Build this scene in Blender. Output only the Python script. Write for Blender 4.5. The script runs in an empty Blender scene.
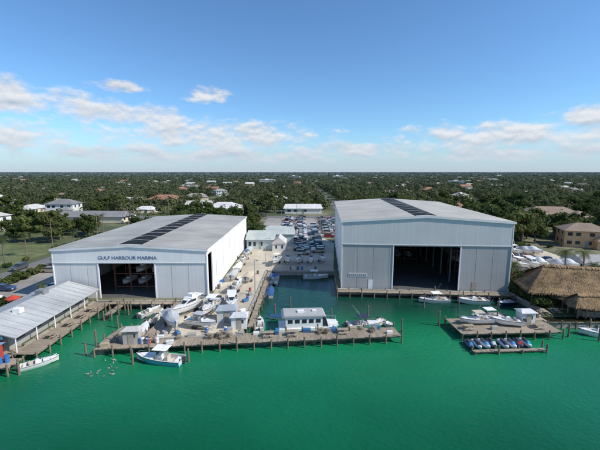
import bpy, math, random
import numpy as np
from mathutils import Vector, Matrix
R=random.Random(11); NR=np.random.RandomState(5)
sc=bpy.context.scene; col=sc.collection
sc.view_settings.view_transform='Standard'; sc.view_settings.look='None'; sc.view_settings.exposure=0
rad=math.radians
# ---------------------------------------------------------------- materials
def newmat(name):
    m=bpy.data.materials.new(name); m.use_nodes=True
    nt=m.node_tree; b=nt.nodes['Principled BSDF']
    return m,nt,b
def N(nt,t,**k):
    n=nt.nodes.new(t)
    for a,v in k.items(): setattr(n,a,v)
    return n
def mat(name,c,rough=.6,var=.15,scale=1.0,vec=(1,1,1),metal=0,bump=0.0,use_col=False,big=.12,attr=False,spec=.5,ribs=None):
    m,nt,b=newmat(name); L=nt.links
    tc=N(nt,'ShaderNodeTexCoord'); mp=N(nt,'ShaderNodeMapping'); mp.inputs['Scale'].default_value=vec
    L.new(tc.outputs['Object'],mp.inputs[0])
    n1=N(nt,'ShaderNodeTexNoise'); n1.inputs['Scale'].default_value=scale; n1.inputs['Detail'].default_value=5
    n2=N(nt,'ShaderNodeTexNoise'); n2.inputs['Scale'].default_value=scale*.13; n2.inputs['Detail'].default_value=5
    L.new(mp.outputs[0],n1.inputs[0]); L.new(tc.outputs['Object'] if vec!=(1,1,1) else mp.outputs[0],n2.inputs[0])
    r1=N(nt,'ShaderNodeMapRange'); r1.inputs[1].default_value=.25; r1.inputs[2].default_value=.75; r1.inputs[3].default_value=1-var; r1.inputs[4].default_value=1+var
    r2=N(nt,'ShaderNodeMapRange'); r2.inputs[1].default_value=.3; r2.inputs[2].default_value=.7; r2.inputs[3].default_value=1-big; r2.inputs[4].default_value=1+big
    L.new(n1.outputs[0],r1.inputs[0]); L.new(n2.outputs[0],r2.inputs[0])
    mu=N(nt,'ShaderNodeMath',operation='MULTIPLY'); L.new(r1.outputs[0],mu.inputs[0]); L.new(r2.outputs[0],mu.inputs[1])
    last=mu.outputs[0]
    if attr:
        at=N(nt,'ShaderNodeAttribute'); at.attribute_name='tone'
        m3=N(nt,'ShaderNodeMath',operation='MULTIPLY'); L.new(last,m3.inputs[0]); L.new(at.outputs['Fac'],m3.inputs[1]); last=m3.outputs[0]
    vm=N(nt,'ShaderNodeVectorMath',operation='SCALE')
    if use_col:
        oi=N(nt,'ShaderNodeObjectInfo'); L.new(oi.outputs['Color'],vm.inputs[0])
    else: vm.inputs[0].default_value=c[:3]
    L.new(last,vm.inputs['Scale']); L.new(vm.outputs[0],b.inputs['Base Color'])
    b.inputs['Roughness'].default_value=rough; b.inputs['Metallic'].default_value=metal
    b.inputs['Specular IOR Level'].default_value=spec
    if ribs is not None:
        wv=N(nt,'ShaderNodeTexWave'); wv.bands_direction=ribs; wv.inputs['Scale'].default_value=1.05; L.new(tc.outputs['Object'],wv.inputs[0])
        bp=N(nt,'ShaderNodeBump'); bp.inputs['Strength'].default_value=.10; bp.inputs['Distance'].default_value=.04
        L.new(wv.outputs['Fac'],bp.inputs['Height']); L.new(bp.outputs[0],b.inputs['Normal'])
    elif bump:
        bp=N(nt,'ShaderNodeBump'); bp.inputs['Strength'].default_value=bump; bp.inputs['Distance'].default_value=.05
        L.new(n1.outputs[0],bp.inputs['Height']); L.new(bp.outputs[0],b.inputs['Normal'])
    return m
def foliage(name,c1,c2,haze=False):
    m,nt,b=newmat(name); L=nt.links
    tc=N(nt,'ShaderNodeTexCoord'); oi=N(nt,'ShaderNodeObjectInfo')
    n=N(nt,'ShaderNodeTexNoise'); n.inputs['Scale'].default_value=.012 if haze else .5; n.inputs['Detail'].default_value=7
    L.new(tc.outputs['Object'],n.inputs[0])
    ad=N(nt,'ShaderNodeMath',operation='ADD'); L.new(n.outputs[0],ad.inputs[0])
    rr=N(nt,'ShaderNodeMapRange'); rr.inputs[3].default_value=-.3; rr.inputs[4].default_value=.3
    L.new(oi.outputs['Random'],rr.inputs[0]); 
    if haze: ad.inputs[1].default_value=0
    else: L.new(rr.outputs[0],ad.inputs[1])
    mx=N(nt,'ShaderNodeMix',data_type='RGBA'); mr=N(nt,'ShaderNodeMapRange'); mr.inputs[1].default_value=.3; mr.inputs[2].default_value=.7
    L.new(ad.outputs[0],mr.inputs[0]); L.new(mr.outputs[0],mx.inputs[0])
    mx.inputs[6].default_value=(*c1,1); mx.inputs[7].default_value=(*c2,1)
    at=N(nt,'ShaderNodeAttribute'); at.attribute_name='tone'
    vm=N(nt,'ShaderNodeVectorMath',operation='SCALE'); L.new(mx.outputs[2],vm.inputs[0]); L.new(at.outputs['Fac'],vm.inputs['Scale'])
    out=vm.outputs[0]
    if haze:  # distance haze painted into the leaf colour, bluer along Y
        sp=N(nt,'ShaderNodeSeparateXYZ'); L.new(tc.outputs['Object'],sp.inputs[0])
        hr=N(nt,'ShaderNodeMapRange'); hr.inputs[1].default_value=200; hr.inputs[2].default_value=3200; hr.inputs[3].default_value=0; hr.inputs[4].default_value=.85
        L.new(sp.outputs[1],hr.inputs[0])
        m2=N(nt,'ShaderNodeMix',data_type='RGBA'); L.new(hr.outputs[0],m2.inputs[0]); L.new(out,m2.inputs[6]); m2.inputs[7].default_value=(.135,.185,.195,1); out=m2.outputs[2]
    L.new(out,b.inputs['Base Color']); b.inputs['Roughness'].default_value=.8; b.inputs['Specular IOR Level'].default_value=.15
    # thin leaves let some light through
    tl=N(nt,'ShaderNodeBsdfTranslucent'); L.new(out,tl.inputs[0]); ms=N(nt,'ShaderNodeMixShader'); ms.inputs[0].default_value=.35
    L.new(b.outputs[0],ms.inputs[1]); L.new(tl.outputs[0],ms.inputs[2]); L.new(ms.outputs[0],nt.nodes['Material Output'].inputs[0])
    return m
M={}
M['wall_white']=mat('painted_metal_white',(.78,.775,.755),.55,.05,1.2,(2.2,2.2,.06),big=.06,ribs='X')
M['side_white']=mat('painted_metal_side',(.80,.80,.78),.5,.05,1.2,(2.2,2.2,.06),big=.05,ribs='Y')
M['wall_grey']=mat('painted_metal_grey',(.385,.385,.375),.55,.07,1.2,(2.2,2.2,.06),big=.07,ribs='X')
M['wall_lower']=mat('painted_metal_lower',(.67,.665,.65),.55,.06,1.2,(2.2,2.2,.06),big=.06,ribs='X')
M['wall_mid']=mat('painted_metal_mid',(.58,.58,.565),.55,.06,1.2,(2.2,2.2,.06),big=.05,ribs='X')
M['roof_l']=mat('metal_roof_weathered',(.365,.350,.31),.65,.12,1.0,(.08,1.6,1),big=.18)
M['roof_r']=mat('metal_roof_pale',(.425,.40,.345),.65,.10,1.0,(.08,1.6,1),big=.14)
M['trim']=mat('white_trim',(.75,.75,.74),.5,.04,1)
M['dark']=mat('dark_panel',(.018,.020,.022),.8,.3,1,spec=.15)
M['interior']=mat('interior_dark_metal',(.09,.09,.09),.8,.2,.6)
M['steel']=mat('steel_frame',(.22,.23,.24),.5,.2,2)
M['seam']=mat('panel_seam_grey',(.30,.31,.32),.6,.1,2)  # plain grey for wall and roof panel seams
M['rust']=mat('red_rack_steel',(.20,.07,.04),.6,.25,2)
M['glass']=mat('dark_glass',(.03,.04,.05),.08,.2,.5)
M['blue_letter']=mat('blue_lettering',(.10,.15,.26),.5,.05,1)
M['conc']=mat('concrete_yard',(.49,.43,.335),.85,.16,.35,bump=.3,big=.30)
M['wallconc']=mat('seawall_concrete',(.34,.31,.26),.85,.2,.8,big=.2)
M['asph']=mat('asphalt',(.14,.14,.135),.9,.12,.5,big=.2)
M['lot']=mat('worn_parking_surface',(.30,.28,.25),.9,.15,.4,big=.25)
M['grass']=mat('lawn_grass',(.12,.14,.05),.95,.3,.6,big=.4)
M['wood']=mat('weathered_dock_wood',(.31,.255,.19),.85,.35,1.0,(5,.3,1),bump=.4,big=.2)
M['pile']=mat('piling_wood',(.18,.14,.10),.9,.3,3,big=.2)
M['gel']=mat('white_gelcoat',(.78,.78,.76),.25,.04,1.5,big=.05)
M['bird']=mat('bird_feather',(.30,.28,.25),.8,.3,9)
M['hullcol']=mat('boat_hull_paint',(1,1,1),.25,.04,1.5,use_col=True,big=.04)
M['deck']=mat('boat_deck_nonskid',(.55,.52,.46),.7,.10,3,big=.1)
M['cover']=mat('canvas_cover',(1,1,1),.85,.1,2,use_col=True,bump=.4)
M['motor']=mat('outboard_cowl',(.06,.06,.07),.3,.1,2)
M['seat']=mat('vinyl_seat',(.55,.5,.42),.6,.1,3)
M['alu']=mat('aluminium_tube',(.6,.6,.6),.35,.05,2,metal=.8)
M['carpaint']=mat('car_paint',(1,1,1),.25,.03,1,use_col=True,big=.02)
M['tyre']=mat('tyre_rubber',(.03,.03,.03),.8,.2,3)
M['lamp']=mat('headlight_lens',(.7,.7,.7),.1,.02,3)
M['hwall']=mat('stucco_wall',(1,1,1),.85,.08,.8,use_col=True,big=.08)
M['hroof']=mat('shingle_roof',(1,1,1),.8,.14,1.5,use_col=True,big=.14)
M['farroof']=mat('far_rooftops',(.42,.40,.37),.8,.1,.02,attr=True,big=.2)
M['door']=mat('door_paint',(.35,.3,.25),.6,.1,2)
M['thatch']=mat('palm_thatch',(.30,.205,.115),.95,.25,.8,attr=True,big=.35,spec=.1)
M['bark']=mat('tree_bark',(.16,.13,.095),.9,.3,3)
M['yline']=mat('yellow_line',(.6,.42,.06),.7,.2,2)
M['barroof']=mat('bar_metal_roof',(.38,.39,.385),.6,.12,1.0,(.08,1.6,1),big=.2)
M['red']=mat('red_paint',(.40,.05,.04),.6,.15,2)
M['teal']=mat('teal_paint',(.05,.22,.32),.6,.15,2)
M['leaf']=foliage('leaf_mix',(.050,.080,.022),(.120,.142,.046))
M['palm']=foliage('palm_frond',(.07,.10,.03),(.13,.15,.06))
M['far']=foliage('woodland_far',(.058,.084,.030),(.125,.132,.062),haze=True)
# ---------------------------------------------------------------- mesh builder
class MB:
    def __init__(s): s.v=[];s.f=[];s.m=[]
    def poly(s,pts,mi=0):
        b=len(s.v); s.v+= [tuple(p) for p in pts]; s.f.append(tuple(range(b,b+len(pts)))); s.m.append(mi)
    def box(s,c,d,mi=0,rz=0,tx=1,ty=1):
        b=len(s.v); hx,hy,hz=d[0]/2,d[1]/2,d[2]/2; cs,sn=math.cos(rz),math.sin(rz)
        for z,kx,ky in((-hz,1,1),(hz,tx,ty)):
            for x,y in((-hx,-hy),(hx,-hy),(hx,hy),(-hx,hy)):
                x*=kx;y*=ky
                s.v.append((c[0]+x*cs-y*sn,c[1]+x*sn+y*cs,c[2]+z))
        for q in((0,3,2,1),(4,5,6,7),(0,1,5,4),(1,2,6,5),(2,3,7,6),(3,0,4,7)):
            s.f.append(tuple(b+i for i in q)); s.m.append(mi)
    def b2(s,a,e,mi=0): s.box([(a[i]+e[i])/2 for i in range(3)],[abs(e[i]-a[i]) for i in range(3)],mi); return s
    def cyl(s,p0,p1,r0,r1=None,n=8,mi=0):
        r1=r0 if r1 is None else r1
        p0=Vector(p0);p1=Vector(p1);d=(p1-p0).normalized(); a=d.orthogonal().normalized(); c=d.cross(a); b=len(s.v)
        for p,r in((p0,r0),(p1,r1)):
            for i in range(n):
                t=2*math.pi*i/n; s.v.append(tuple(p+a*(r*math.cos(t))+c*(r*math.sin(t))))
        for i in range(n):
            j=(i+1)%n; s.f.append((b+i,b+j,b+n+j,b+n+i)); s.m.append(mi)
        s.f.append(tuple(b+i for i in reversed(range(n)))); s.f.append(tuple(b+n+i for i in range(n))); s.m+=[mi,mi]
    def prism(s,prof,y0,y1,mi=0):
        n=len(prof); b=len(s.v)
        s.v+=[(x,y0,z) for x,z in prof]+[(x,y1,z) for x,z in prof]
        for i in range(n):
            j=(i+1)%n; s.f.append((b+i,b+j,b+n+j,b+n+i)); s.m.append(mi)
        s.f.append(tuple(b+i for i in reversed(range(n)))); s.f.append(tuple(b+n+i for i in range(n))); s.m+=[mi,mi]
    def loft(s,rings,mi=0,closed=True,cap=True):
        b=len(s.v); n=len(rings[0])
        for r in rings: s.v+=[tuple(p) for p in r]
        for k in range(len(rings)-1):
            for i in range(n if closed else n-1):
                j=(i+1)%n; s.f.append((b+k*n+i,b+k*n+j,b+(k+1)*n+j,b+(k+1)*n+i)); s.m.append(mi)
        if cap:
            s.f.append(tuple(b+i for i in reversed(range(n)))); s.f.append(tuple(b+(len(rings)-1)*n+i for i in range(n))); s.m+=[mi,mi]
    def mesh(s,name,mats,smooth=False):
        me=bpy.data.meshes.new(name); me.from_pydata(s.v,[],s.f)
        for m in mats: me.materials.append(M[m] if isinstance(m,str) else m)
        me.polygons.foreach_set('material_index',s.m)
        if smooth: me.polygons.foreach_set('use_smooth',[True]*len(s.f))
        me.update(); return me
kids={}
def thing(name,label,cat,loc=(0,0,0),rz=0,s=1,group=None):
    o=bpy.data.objects.new(name,None); o.empty_display_size=.2; col.objects.link(o)
    o.location=loc; o.rotation_euler=(0,0,rz); o.scale=(s,s,s)
    o['label']=label; o['category']=cat
    if group:o['group']=group
    kids[o.name]=[]; return o
def part(par,name,mb,mats,label=None,smooth=False,color=None,me=None,loc=(0,0,0),rz=0):
    me=me or mb.mesh(name,mats,smooth)
    o=bpy.data.objects.new(name,me); col.objects.link(o)
    o.location=loc; o.rotation_euler=(0,0,rz); o.parent=par
    if color:o.color=(*color,1)
    if label:o['label']=label
    kids.setdefault(par.name,[]).append(o); kids[o.name]=[]; return o
def solo(name,label,cat,mb,mats,loc=(0,0,0),rz=0,s=1,group=None,color=None,smooth=False,kind=None):
    o=bpy.data.objects.new(name,mb.mesh(name,mats,smooth)); col.objects.link(o)
    o.location=loc;o.rotation_euler=(0,0,rz);o.scale=(s,s,s)
    if kind:o['kind']=kind
    if label:o['label']=label
    if cat:o['category']=cat
    if group:o['group']=group
    if color:o.color=(*color,1)
    kids[o.name]=[]; return o
used=set()
def place(proto,loc,rz=0,s=1,label=None,cat=None,group=None,colors=None,tilt=0):
    def rec(o,par):
        n=o.copy(); col.objects.link(n); kids[n.name]=[]
        if par: n.parent=par; kids[par.name].append(n)
        for c in kids[o.name]: rec(c,n)
        return n
    if proto.name in used: n=rec(proto,None)
    else: used.add(proto.name); n=proto
    n.location=loc; n.rotation_euler=(tilt,0,rz); n.scale=(s,s,s) if not isinstance(s,tuple) else s
    if label:n['label']=label
    if cat:n['category']=cat
    if group:n['group']=group
    if colors:
        for c in kids[n.name]:
            k=c.name.split('.')[0]
            if k in colors:c.color=(*colors[k],1)
        k=n.name.split('.')[0]
        if k in colors:n.color=(*colors[k],1)
    return n
# ---------------------------------------------------------------- setting
GZ=1.2
shore=[(-12000,51),(-43,51),(-43,70.3),(-24,70.3),(-24,53.4),(-10,54.8),(-9.2,93),(9.4,93),(8.6,77.9),(47.2,75.2),(47.8,66),(44.5,62),(44.5,60),(12000,60)]
out=shore+[(12000,14000),(-12000,14000)]
g=MB(); g.poly([(x,y,GZ) for x,y in out],0)
for (a,b) in zip(shore[:-1],shore[1:]): g.poly([(a[0],a[1],GZ),(a[0],a[1],-3),(b[0],b[1],-3),(b[0],b[1],GZ)],1)
def groundmat():
    m,nt,b=newmat('ground_cover'); L=nt.links
    tc=N(nt,'ShaderNodeTexCoord'); n=N(nt,'ShaderNodeTexNoise'); n.inputs['Scale'].default_value=.035; n.inputs['Detail'].default_value=9
    L.new(tc.outputs['Object'],n.inputs[0]); cr=N(nt,'ShaderNodeValToRGB'); e=cr.color_ramp.elements
    e[0].position=.36; e[0].color=(.05,.068,.026,1); e[1].position=.72; e[1].color=(.26,.24,.17,1)
    x=cr.color_ramp.elements.new(.52); x.color=(.085,.10,.04,1); x=cr.color_ramp.elements.new(.61); x.color=(.15,.145,.08,1)
    L.new(n.outputs[0],cr.inputs[0]); L.new(cr.outputs[0],b.inputs['Base Color']); b.inputs['Roughness'].default_value=.95; return m
M['ground']=groundmat()
solo('ground',None,None,g,['ground','wallconc'],kind='structure')
def sheet(name,pts,m,z): 
    s=MB(); s.poly([(x,y,z) for x,y in pts]); return solo(name,None,None,s,[m],kind='structure')
def rect(name,x0,x1,y0,y1,m,z): return sheet(name,[(x0,y0),(x1,y0),(x1,y1),(x0,y1)],m,z)
def watermat():
    m,nt,b=newmat('harbour_water'); L=nt.links
    tc=N(nt,'ShaderNodeTexCoord')
    sp=N(nt,'ShaderNodeSeparateXYZ'); L.new(tc.outputs['Object'],sp.inputs[0])
    n=N(nt,'ShaderNodeTexNoise'); n.inputs['Scale'].default_value=.05; n.inputs['Detail'].default_value=6; L.new(tc.outputs['Object'],n.inputs[0])
    mr=N(nt,'ShaderNodeMapRange'); mr.inputs[1].default_value=26; mr.inputs[2].default_value=54; L.new(sp.outputs[1],mr.inputs[0])  # vignette-like darkening towards the camera, put into the water colour
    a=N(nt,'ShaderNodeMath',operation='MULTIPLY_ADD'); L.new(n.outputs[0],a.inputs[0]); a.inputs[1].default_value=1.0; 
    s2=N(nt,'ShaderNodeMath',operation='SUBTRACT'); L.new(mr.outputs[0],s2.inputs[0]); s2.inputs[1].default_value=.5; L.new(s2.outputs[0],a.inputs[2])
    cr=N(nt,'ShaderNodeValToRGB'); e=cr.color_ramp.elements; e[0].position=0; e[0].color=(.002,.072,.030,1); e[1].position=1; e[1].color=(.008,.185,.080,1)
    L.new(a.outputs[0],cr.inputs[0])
    m2=N(nt,'ShaderNodeMapRange',interpolation_type='SMOOTHSTEP'); m2.inputs[1].default_value=55; m2.inputs[2].default_value=72; L.new(sp.outputs[1],m2.inputs[0])  # darker basin water, with the shed's dark reflection put into the colour
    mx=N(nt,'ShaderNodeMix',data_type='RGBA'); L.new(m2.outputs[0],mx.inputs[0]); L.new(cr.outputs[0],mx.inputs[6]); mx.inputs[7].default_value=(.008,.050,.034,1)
    L.new(mx.outputs[2],b.inputs['Base Color']); b.inputs['Roughness'].default_value=.10; b.inputs['IOR'].default_value=1.33
    n1=N(nt,'ShaderNodeTexNoise'); n1.inputs['Scale'].default_value=1.7; n1.inputs['Detail'].default_value=5
    n2=N(nt,'ShaderNodeTexNoise'); n2.inputs['Scale'].default_value=.22; n2.inputs['Detail'].default_value=2
    mp=N(nt,'ShaderNodeMapping'); mp.inputs['Scale'].default_value=(.8,1.3,1); mp.inputs['Rotation'].default_value=(0,0,.5)
    L.new(tc.outputs['Object'],mp.inputs[0]); L.new(mp.outputs[0],n1.inputs[0]); L.new(mp.outputs[0],n2.inputs[0])
    ad=N(nt,'ShaderNodeMath',operation='ADD'); L.new(n1.outputs[0],ad.inputs[0]); L.new(n2.outputs[0],ad.inputs[1])
    bp=N(nt,'ShaderNodeBump'); bp.inputs['Strength'].default_value=.45; bp.inputs['Distance'].default_value=.2
    L.new(ad.outputs[0],bp.inputs['Height']); L.new(bp.outputs[0],b.inputs['Normal']); return m
M['water']=watermat()
sheet('water',[(-12000,-3000),(12000,-3000),(12000,13900),(-12000,13900)],'water',0)
sheet('yard_pavement',[(-24,53.6),(-10.3,55),(-9.5,93.3),(9.2,93.3),(13,131),(10,140),(-19,140),(-19.5,71),(-24,70.6)],'conc',GZ+.004)
rect('parking_lot',-19,24,140,204,'lot',GZ+.005)
rect('parking_lot',-70,-53,71,135,'lot',GZ+.004)
rect('yard_pavement',48,84,76,122,'conc',GZ+.004)
roads=[(-80,-72,52,700,0),(-500,500,206,214,1),(24.5,31,214.2,900,0),(-400,-80.2,300,306,1),(60,500,330,336,1),(120,126,214.2,700,0),(-220,-214,214.2,700,0)]
for x0,x1,y0,y1,h in roads:
    z=GZ+.008+.004*h
    r=rect('road',x0,x1,y0,y1,'asph',z); mk=MB()
    if h:
        for x in np.arange(x0,x1,9.0): mk.poly([(x,(y0+y1)/2-.1,z+.004),(x+4,(y0+y1)/2-.1,z+.004),(x+4,(y0+y1)/2+.1,z+.004),(x,(y0+y1)/2+.1,z+.004)])
    else:
        for y in np.arange(y0,min(y1,500),9.0): mk.poly([((x0+x1)/2-.1,y,z+.004),((x0+x1)/2+.1,y,z+.004),((x0+x1)/2+.1,y+4,z+.004),((x0+x1)/2-.1,y+4,z+.004)])
    part(r,'road_marking',mk,['yline'])
rect('lawn',-128,-84,98,128,'grass',GZ+.004)
def seawall(pts,label):
    s=MB()
    for a,b in zip(pts[:-1],pts[1:]):
        d=Vector((b[0]-a[0],b[1]-a[1],0)); L=d.length; ang=math.atan2(d.y,d.x)
        s.box(((a[0]+b[0])/2,(a[1]+b[1])/2,GZ-.05),(L+.3,.5,.45),0,ang)
    solo('seawall',label,'wall',s,['wallconc'])
seawall(shore[2:8],'grey concrete seawall cap around the boatyard spit')
seawall(shore[8:13],'grey concrete seawall cap beside the dry storage shed')
seawall([(-120,51),(-43,51),(-43,70.3)],'grey concrete seawall cap by the waterfront bar')
# ---------------------------------------------------------------- big sheds
def shed(label,loc,rz,W,Dp,H,RH,ox0,ox1,oh,hdr,roofm,wallm,panelm,sw,side_open,letters=None):
    t=thing('boat_storage_shed',label,'building',loc,rz)
    th=.25
    w=MB(); w.prism([(0,hdr),(W,hdr),(W,H),(W/2,RH),(0,H)],-.12,th,0)
    part(t,'front_header_wall',w,[wallm])
    for a,b in((0,ox0),(ox1,W)): part(t,'front_lower_wall',MB().b2((a,0,0),(b,th-.02,hdr)),[panelm])
    if oh<hdr: part(t,'door_head_panel',MB().b2((ox0,0,oh),(ox1,th-.02,hdr)),[panelm])
    part(t,'side_wall',MB().b2((0,th+.01,0),(th,Dp,H)),['side_white'])
    s=MB(); 
    if side_open:
        a,b,h=side_open
        s.b2((W-th,th+.01,0),(W,a,H)); s.b2((W-th,b,0),(W,Dp,H)); s.b2((W-th,a,h),(W,b,H))
    else: s.b2((W-th,th+.01,0),(W,Dp,H))
    part(t,'side_wall',s,['side_white'])
    s=MB(); s.prism([(0,0),(W,0),(W,H),(W/2,RH),(0,H)],Dp,Dp+th,0); part(t,'back_wall',s,[wallm])
    r=MB(); o=.35
    for sx in(0,1):
        x0=-o if sx==0 else W+o; z0=H-(RH-H)*o/(W/2)
        q=[(x0,-o,z0),(W/2,-o,RH),(W/2,Dp+o,RH),(x0,Dp+o,z0)]
        q2=[(x,y,z+.22) for x,y,z in q]
        r.poly(q2 if sx==0 else q2[::-1]); 
    rf=part(t,'roof',r,[roofm])
    for sx in(0,1):
        x0=-o if sx==0 else W+o; z0=H-(RH-H)*o/(W/2); u=MB()
        u.poly([(x0,-o,z0-.25),(W/2,-o,RH-.25),(W/2,-o,RH+.2),(x0,-o,z0+.2)])
        u.poly([(x0,Dp+o,z0-.25),(W/2,Dp+o,RH-.25),(W/2,Dp+o,RH+.2),(x0,Dp+o,z0+.2)])
        u.poly([(x0,-o,z0-.25),(x0,Dp+o,z0-.25),(x0,Dp+o,z0+.2),(x0,-o,z0+.2)])
        u.poly([(x0,-o,z0-.25),(W/2,-o,RH-.25),(W/2,Dp+o,RH-.25),(x0,Dp+o,z0-.25)])
        part(rf,'fascia',u,['trim'])
    nb=11; L=(Dp-.6)/nb; sl=(RH-H)/(W/2); e=RH-sw/2*sl
    for i in range(nb+1):
        y0=.2+i*L
        if i<nb:
            k=MB(); k.prism([(W/2-sw/2,e+.15),(W/2+sw/2,e+.15),(W/2+sw/2,e+.29),(W/2,RH+.31),(W/2-sw/2,e+.29)],y0+.07,y0+L-.07,0)
            part(rf,'skylight',k,['dark'])
        k=MB(); k.prism([(W/2-sw/2-.05,e+.1),(W/2+sw/2+.05,e+.1),(W/2+sw/2+.05,e+.32),(W/2,RH+.34),(W/2-sw/2-.05,e+.32)],y0-.065,y0+.065,0)
        part(rf,'ridge_frame',k,['trim'])
    for i in range(1,8):
        for sx in(0,1):
            x0=.2 if sx==0 else W-.2; xm=W/2-sw/2-.25 if sx==0 else W/2+sw/2+.25; y=i*Dp/8; z0=H+.2*sl+.22; zm=RH-(sw/2+.25)*sl+.22
            k=MB(); k.poly([(x0,y,z0+.03),(xm,y,zm+.03),(xm,y+.10,zm+.03),(x0,y+.10,z0+.03)]); part(rf,'roof_seam',k,['wall_grey'])
    for x in(-.06,W-.14): part(t,'corner_trim',MB().b2((x,-.16,0),(x+.2,.1,H-.3)),['trim'])
    part(t,'header_trim',MB().b2((.2,-.18,hdr-.14),(W-.2,-.125,hdr+.02)),['trim'])
    for x in(ox0-.25,ox1): part(t,'door_frame',MB().b2((x,-.1,0),(x+.25,-.005,hdr-.2)),['trim'])
    for i in range(1,7):
        for x in(W+.01,-.13): part(t,'downpipe',MB().b2((x,i*Dp/7,0),(x+.12,i*Dp/7+.12,H-.3)),['trim'])
    for x in list(np.arange(3.6,ox0-.5,3.6))+list(np.arange(ox1+3.6,W-.5,3.6)): part(t,'panel_seam',MB().b2((x,-.02,.1),(x+.05,-.002,hdr-.2)),['seam'])
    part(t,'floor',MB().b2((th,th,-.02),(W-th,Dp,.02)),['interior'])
    for i in range(1,8):
        y=i*Dp/8; k=MB()
        for x in(.5,W-.8,ox0-.6,ox1+.3): k.b2((x,y,0.02),(x+.3,y+.3,H-.4 if x in(.5,W-.8) else H))
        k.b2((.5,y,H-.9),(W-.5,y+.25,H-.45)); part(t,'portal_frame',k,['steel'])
    if letters:
        for txt,size,x,z,sxx,mt,yy in letters:
            cu=bpy.data.curves.new('lettering','FONT'); cu.body=txt; cu.size=size; cu.extrude=.02; cu.align_x='CENTER'
            to=bpy.data.objects.new('tmp',cu); me=bpy.data.meshes.new_from_object(to); me.materials.append(M[mt])
            bpy.data.objects.remove(to)
            me.transform(Matrix.Translation((x,yy,z))@Matrix.Rotation(math.pi/2,4,'X')@Matrix.Scale(sxx,4,(1,0,0)))
            part(t,'lettering',None,None,me=me,label='small capital lettering on the metal front')
    return t
LB=(-52.3,72,GZ); RBp=(9.6,78.6,GZ); RA=rad(-4)
shed('white metal dry storage shed with open doorway and blue lettering',LB,0,32.6,54.7,10.6,11.5,9.6,21.4,7.7,7.9,'roof_l','wall_white','wall_lower',4.8,(1.0,4.6,9.4),[('GULF HARBOUR MARINA',1.02,15.9,8.6,1.07,'blue_letter',-.15)])
shd=shed('tall grey metal dry storage shed with wide dark doorway',RBp,RA,37.5,53,15.8,17.0,11.8,26.4,10.2,10.6,'roof_r','wall_mid','wall_grey',4.8,None)
part(shd,'notice_board',MB().b2((1.6,-.06,2.9),(5.9,-.003,3.7)),['wall_mid'])
for i in range(9): part(shd,'notice_strip',MB().b2((1.8+i*.45,-.09,3.1+.05*(i%2)),(2.05+i*.45,-.062,3.5)),['steel'])
part(shd,'side_door',MB().b2((29.4,-.05,0),(30.5,-.003,2.2)),['door']); part(shd,'side_door',MB().b2((6.2,-.05,0),(7.2,-.003,2.2)),['trim'])
def toworld(base,rz,x,y,z=0): return (base[0]+x*math.cos(rz)-y*math.sin(rz), base[1]+x*math.sin(rz)+y*math.cos(rz), base[2]+z)
# ---------------------------------------------------------------- boats
def hull_rings(L,B,D,draft,n=12):
    rs=[]
    for i in range(n+1):
        t=i/n; x=-L/2+L*t; b=max(.03,B/2*(1-max(0,(t-.25)/.75)**2.6)**.8) if t<1 else .03
        zk=-draft+ (D*.75)*max(0,(t-.6)/.4)**2.2; zs=D-draft+.28*D*t*t
        zc=min(zk+.28*D+.1*D*t,zs-.1)
        rs.append((x,b,zk,zc,zs))
    return rs
def hull_part(t,L,B,D,draft,color,floor=.22,fore=.62):
    rs=hull_rings(L,B,D,draft); h=MB(); rings=[]
    for x,b,zk,zc,zs in rs:
        rake=(x+L/2)/L*.06*L
        rings.append([(x+rake,b,zs),(x+rake*.5,b*.86,zc),(x,0,zk),(x+rake*.5,-b*.86,zc),(x+rake,-b,zs)])
    h.loft(rings,0,closed=False,cap=False)
    r=rings[0]; h.poly(r[::-1],0)
    g=MB(); fl=[]
    for (x,b,zk,zc,zs),rr in zip(rs,rings):
        bi=max(.02,b-.16); xx=rr[0][0]
        fl.append([(xx,b,zs),(xx,bi,zs+.02),(xx-.05,bi*.95,floor),(xx-.05,-bi*.95,floor),(xx,-bi,zs+.02),(xx,-b,zs)])
    g.loft(fl,0,closed=False,cap=False)
    g.poly([fl[0][1],fl[0][0],fl[0][5],fl[0][4],fl[0][3],fl[0][2]],0)
    k=int(fore*12)
    f2=[[(r_[0][0],r_[0][1]-.1,r_[0][2]+.03),(r_[0][0],0,r_[0][2]+.12),(r_[0][0],-r_[0][1]+.1,r_[0][2]+.03)] for r_ in rings[k:]]
    for q in f2:
        if q[0][1]<0: q[0]=(q[0][0],.01,q[0][2]); q[2]=(q[2][0],-.01,q[2][2])
    g.loft(f2,1,closed=False,cap=False)
    a=f2[0]; g.poly([a[0],a[1],a[2],(a[2][0],a[2][1],floor),(a[0][0],a[0][1],floor)],1)
    part(t,'hull',h,['hullcol'],smooth=True,color=color); part(t,'deck',g,['deck','gel'])
    k=MB()
    for (x0,b0,_,_,z0),(x1,b1,_,_,z1),ra,rb in zip(rs[:-1],rs[1:],rings[:-1],rings[1:]):
        for s in(1,-1): k.poly([(ra[0][0],s*(b0+.012),z0-.12),(rb[0][0],s*(b1+.012),z1-.12),(rb[0][0],s*(b1+.02),z1-.04),(ra[0][0],s*(b0+.02),z0-.04)])
    part(t,'rub_rail',k,['motor'])
    return rings
def outboard(t,x,y,z):
    k=MB(); k.box((x-.35,y,z+.75),(.62,.42,.6),0,0,.75,.8); k.box((x-.3,y,z+.05),(.25,.16,.95),0); k.box((x-.1,y,z+.35),(.3,.3,.2),0); k.cyl((x-.5,y,z-.4),(x-.1,y,z-.4),.09,.06,8)
    part(t,'outboard_motor',k,['motor'])
def bx1(c,d,tx=1,ty=1):
    k=MB(); k.box(c,d,0,0,tx,ty); return k
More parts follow.
